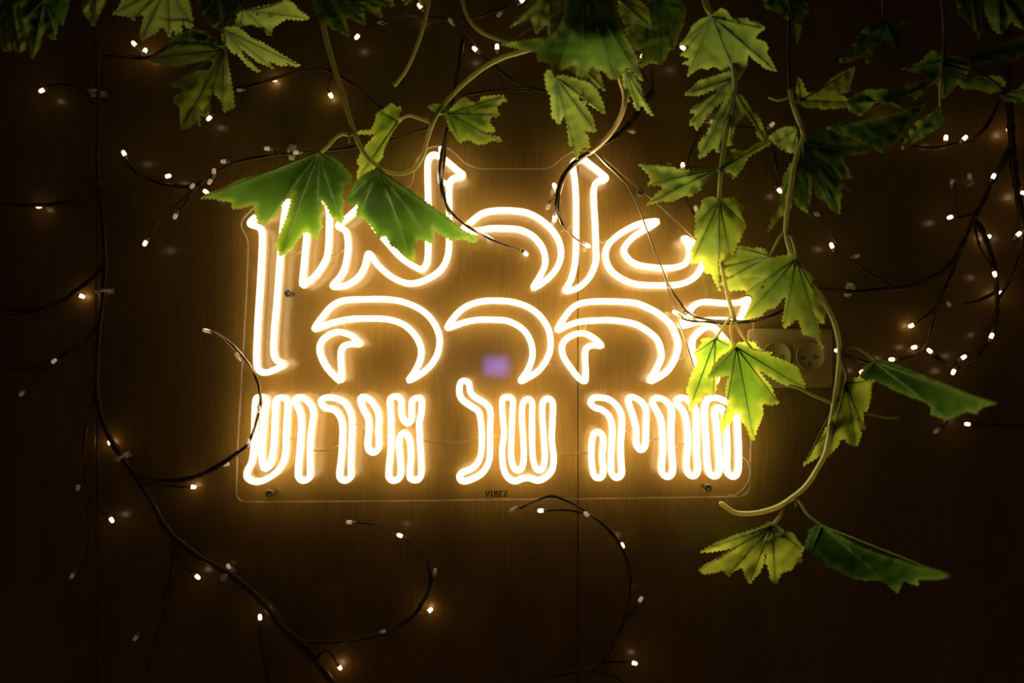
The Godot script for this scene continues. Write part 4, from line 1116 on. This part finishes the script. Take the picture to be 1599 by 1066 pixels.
	leaf([1249, 244, 1240, 247, 1232, 261, 1223, 276, 1223, 296, 1217, 324, 1204, 345, 1199, 363, 1212, 346, 1221, 334, 1226, 339, 1232, 326, 1238, 319, 1233, 306, 1243, 291, 1247, 263], [1247, 248], [1200, 361, 1236, 317], [1247, 246, 0.128, 1200, 361, 0.095, 1236, 318, 0.11], 0.7)
	leaf([1208, 222, 1200, 215, 1214, 203, 1228, 198, 1244, 198, 1245, 216, 1244, 238, 1232, 238, 1219, 233], [1245, 202], [1212, 224, 1236, 235], [1245, 202, 0.136, 1210, 222, 0.115, 1235, 236, 0.115], 0.7)
	leaf([1202, 400, 1195, 390, 1184, 387, 1177, 389, 1165, 386, 1154, 384, 1150, 395, 1140, 405, 1124, 411, 1121, 427, 1136, 432, 1147, 432, 1136, 437, 1125, 441, 1132, 448, 1140, 454, 1155, 452, 1170, 454, 1184, 443, 1198, 432, 1212, 416], [1203, 401], [1125, 440, 1123, 418, 1156, 387], [1203, 401, 0.108, 1125, 440, 0.062, 1123, 415, 0.066, 1156, 387, 0.085, 1185, 430, 0.08], 0.55)
	leaf([1243, 399, 1225, 399, 1209, 402, 1186, 413, 1172, 423, 1159, 433, 1184, 431, 1194, 433, 1184, 441, 1164, 458, 1177, 461, 1173, 473, 1168, 486, 1162, 498, 1175, 496, 1188, 493, 1198, 482, 1209, 481, 1216, 473, 1221, 466, 1228, 462, 1226, 480, 1222, 498, 1224, 512, 1236, 505, 1246, 496, 1250, 507, 1254, 521, 1266, 525, 1275, 530, 1286, 545, 1282, 525, 1277, 507, 1274, 494, 1285, 506, 1287, 496, 1289, 484, 1284, 470, 1272, 452, 1267, 442, 1279, 440, 1271, 435, 1262, 424, 1254, 415, 1248, 404], [1243, 404], [1163, 496, 1224, 510, 1285, 542, 1288, 486, 1165, 457], [1243, 403, 0.126, 1163, 497, 0.080, 1224, 510, 0.10, 1286, 543, 0.105, 1288, 485, 0.118, 1160, 433, 0.10, 1230, 440, 0.128], 0.3)
	leaf([1320, 596, 1330, 592, 1344, 587, 1354, 590, 1366, 592, 1360, 602, 1360, 616, 1355, 638, 1348, 648, 1346, 658, 1351, 668, 1349, 672, 1344, 664, 1338, 650, 1340, 660, 1345, 678, 1338, 696, 1324, 692, 1318, 683, 1310, 686, 1310, 694, 1300, 704, 1292, 714, 1286, 708, 1272, 716, 1254, 727, 1266, 706, 1280, 688, 1288, 672, 1298, 656, 1308, 640, 1314, 620], [1320, 599], [1256, 725, 1337, 693, 1292, 711, 1349, 668, 1361, 594], [1320, 598, 0.118, 1256, 725, 0.08, 1337, 694, 0.10, 1362, 594, 0.11, 1325, 640, 0.125], 0.9)
	leaf([1350, 572, 1368, 562, 1385, 564, 1420, 578, 1450, 590, 1480, 602, 1510, 615, 1530, 622, 1556, 630, 1535, 634, 1527, 640, 1524, 646, 1510, 641, 1495, 648, 1480, 655, 1465, 650, 1453, 646, 1456, 636, 1445, 627, 1425, 620, 1400, 610, 1380, 600, 1365, 592, 1350, 592, 1344, 586], [1366, 565], [1552, 630, 1480, 652, 1348, 586], [1366, 564, 0.13, 1450, 610, 0.21, 1552, 630, 0.30], -0.7)
	leaf([1207, 817, 1200, 814, 1192, 821, 1170, 829, 1147, 836, 1117, 848, 1104, 856, 1093, 862, 1110, 861, 1130, 858, 1147, 854, 1153, 853, 1140, 860, 1125, 869, 1102, 881, 1091, 889, 1099, 896, 1119, 893, 1126, 887, 1132, 893, 1138, 900, 1144, 890, 1150, 890, 1154, 884, 1161, 888, 1164, 900, 1171, 911, 1178, 900, 1185, 895, 1192, 880, 1193, 866, 1197, 862, 1199, 866, 1195, 878, 1202, 892, 1203, 904, 1212, 911, 1219, 895, 1237, 888, 1242, 878, 1253, 877, 1250, 862, 1256, 856, 1245, 844, 1239, 833, 1224, 829, 1214, 821], [1205, 820], [1095, 888, 1171, 908, 1211, 908, 1252, 858, 1096, 860, 1138, 897], [1205, 819, 0.094, 1093, 888, 0.07, 1171, 908, 0.085, 1211, 908, 0.085, 1252, 860, 0.10, 1095, 861, 0.075, 1200, 850, 0.108], 0.8)
	leaf([1282, 819, 1276, 820, 1260, 827, 1265, 833, 1260, 841, 1258, 850, 1260, 860, 1265, 866, 1278, 865, 1284, 872, 1291, 885, 1304, 887, 1316, 895, 1334, 903, 1354, 906, 1372, 905, 1380, 907, 1392, 917, 1402, 926, 1406, 914, 1409, 905, 1422, 910, 1434, 914, 1431, 904, 1460, 904, 1485, 900, 1468, 892, 1439, 886, 1409, 876, 1375, 866, 1341, 853, 1316, 839, 1294, 826], [1283, 820], [1482, 899, 1402, 923, 1266, 862], [1283, 820, 0.116, 1266, 862, 0.11, 1402, 924, 0.19, 1482, 900, 0.27], -0.7)

	start_vine("dim tangled vine in the darkest top corner above the lamp tangle", 1470, -270, 0.13)
	stem([1470, -270, 0.13, 1465, -120, 0.16, 1470, -20, 0.17, 1474, 50, 0.16, 1470, 110, 0.15, 1456, 130, 0.14, 1430, 140, 0.13, 1390, 158, 0.12], 3.4, 2.0, M.shaded_stem, "dim_stem")
	stem([1470, -270, 0.13, 1540, -120, 0.15, 1560, -40, 0.15, 1556, -10, 0.15], 3.0, 2.0, M.shaded_stem, "dim_stem")
	stem([1465, -120, 0.16, 1390, -30, 0.15, 1378, 30, 0.14], 3.0, 2.0, M.shaded_stem, "dim_stem")
	stem([1465, -120, 0.16, 1290, -90, 0.15, 1225, -10, 0.14], 3.0, 2.0, M.shaded_stem, "dim_stem")
	stem([1471, 100, 0.15, 1500, 108, 0.15, 1530, 112, 0.145, 1565, 140, 0.14], 2.4, 2.0, M.shaded_stem, "dim_stem")
	stem([1470, 110, 0.15, 1468, 140, 0.14, 1468, 166, 0.13], 2.4, 2.0)
	leaf([1190, -8, 1225, -14, 1252, -8, 1264, 15, 1258, 22, 1252, 30, 1250, 46, 1245, 69, 1242, 45, 1238, 33, 1228, 30, 1215, 20, 1196, 12], [1228, -10], [1245, 66, 1262, 15, 1198, 8], [1228, -10, 0.14, 1245, 68, 0.12], -0.1)
	leaf([1310, 96, 1330, 75, 1345, 50, 1365, 34, 1386, 31, 1400, 40, 1416, 30, 1422, 52, 1410, 62, 1402, 84, 1392, 72, 1380, 60, 1366, 82, 1354, 100, 1350, 85, 1335, 93, 1320, 98], [1382, 34], [1314, 94, 1354, 97, 1402, 80], [1382, 34, 0.14, 1314, 95, 0.12, 1354, 98, 0.12], -0.3)
	leaf([1322, 158, 1340, 146, 1356, 140, 1394, 140, 1426, 128, 1444, 122, 1456, 126, 1444, 144, 1428, 156, 1425, 147, 1399, 155, 1419, 171, 1404, 168, 1390, 162, 1367, 158, 1356, 171, 1343, 181, 1325, 172], [1392, 158], [1326, 160, 1453, 127, 1345, 178, 1417, 170], [1392, 158, 0.125, 1325, 160, 0.11, 1453, 127, 0.13, 1345, 178, 0.10], -0.05)
	leaf([1408, 108, 1435, 99, 1446, 88, 1457, 79, 1471, 90, 1490, 88, 1514, 97, 1516, 112, 1498, 128, 1480, 149, 1471, 153, 1466, 135, 1444, 117, 1425, 112], [1472, 96], [1410, 108, 1474, 150, 1514, 104], [1472, 96, 0.15, 1410, 108, 0.13, 1474, 150, 0.12], -0.25)
	leaf([1408, 233, 1414, 216, 1422, 202, 1430, 192, 1440, 184, 1453, 178, 1471, 166, 1474, 180, 1473, 189, 1466, 198, 1457, 205, 1442, 214, 1426, 223], [1469, 168], [1410, 231], [1469, 168, 0.13, 1410, 231, 0.10], 0.1)
	leaf([1290, 200, 1320, 190, 1350, 188, 1392, 182, 1420, 168, 1446, 158, 1440, 172, 1420, 195, 1405, 216, 1390, 228, 1378, 239, 1366, 232, 1350, 226, 1320, 212], [1444, 162], [1294, 201, 1378, 236], [1444, 162, 0.13, 1294, 201, 0.12, 1378, 236, 0.105], -0.3)
	leaf([1488, -24, 1532, -24, 1536, 0, 1531, 36, 1528, 63, 1520, 46, 1510, 32, 1497, 22], [1516, -20], [1528, 60, 1498, 18], [1516, -20, 0.15, 1528, 60, 0.13], -0.1)
	leaf([1534, -24, 1624, -24, 1622, 46, 1604, 48, 1590, 42, 1577, 32, 1571, 47, 1562, 53, 1550, 46, 1540, 24], [1558, -16], [1562, 50, 1600, 44], [1558, -16, 0.15, 1562, 52, 0.12, 1610, 40, 0.13], 0.0)
	leaf([1515, 96, 1516, 80, 1540, 75, 1560, 68, 1580, 62, 1602, 54, 1624, 54, 1624, 86, 1605, 84, 1590, 91, 1578, 95, 1560, 92, 1540, 100, 1520, 105], [1518, 94], [1620, 66, 1586, 90], [1518, 94, 0.15, 1620, 66, 0.14, 1586, 90, 0.13], -0.2)
	leaf([1494, 128, 1508, 116, 1522, 120, 1545, 118, 1562, 120, 1570, 130, 1563, 140, 1546, 146, 1525, 139, 1505, 138], [1500, 116], [1566, 131], [1500, 116, 0.15, 1566, 131, 0.12], 0.0)
	leaf([1560, 150, 1575, 145, 1590, 140, 1600, 131, 1624, 128, 1624, 152, 1606, 158, 1590, 160, 1574, 158], [1564, 147], [1618, 138, 1596, 156], [1564, 147, 0.14, 1618, 138, 0.12], 0.0)
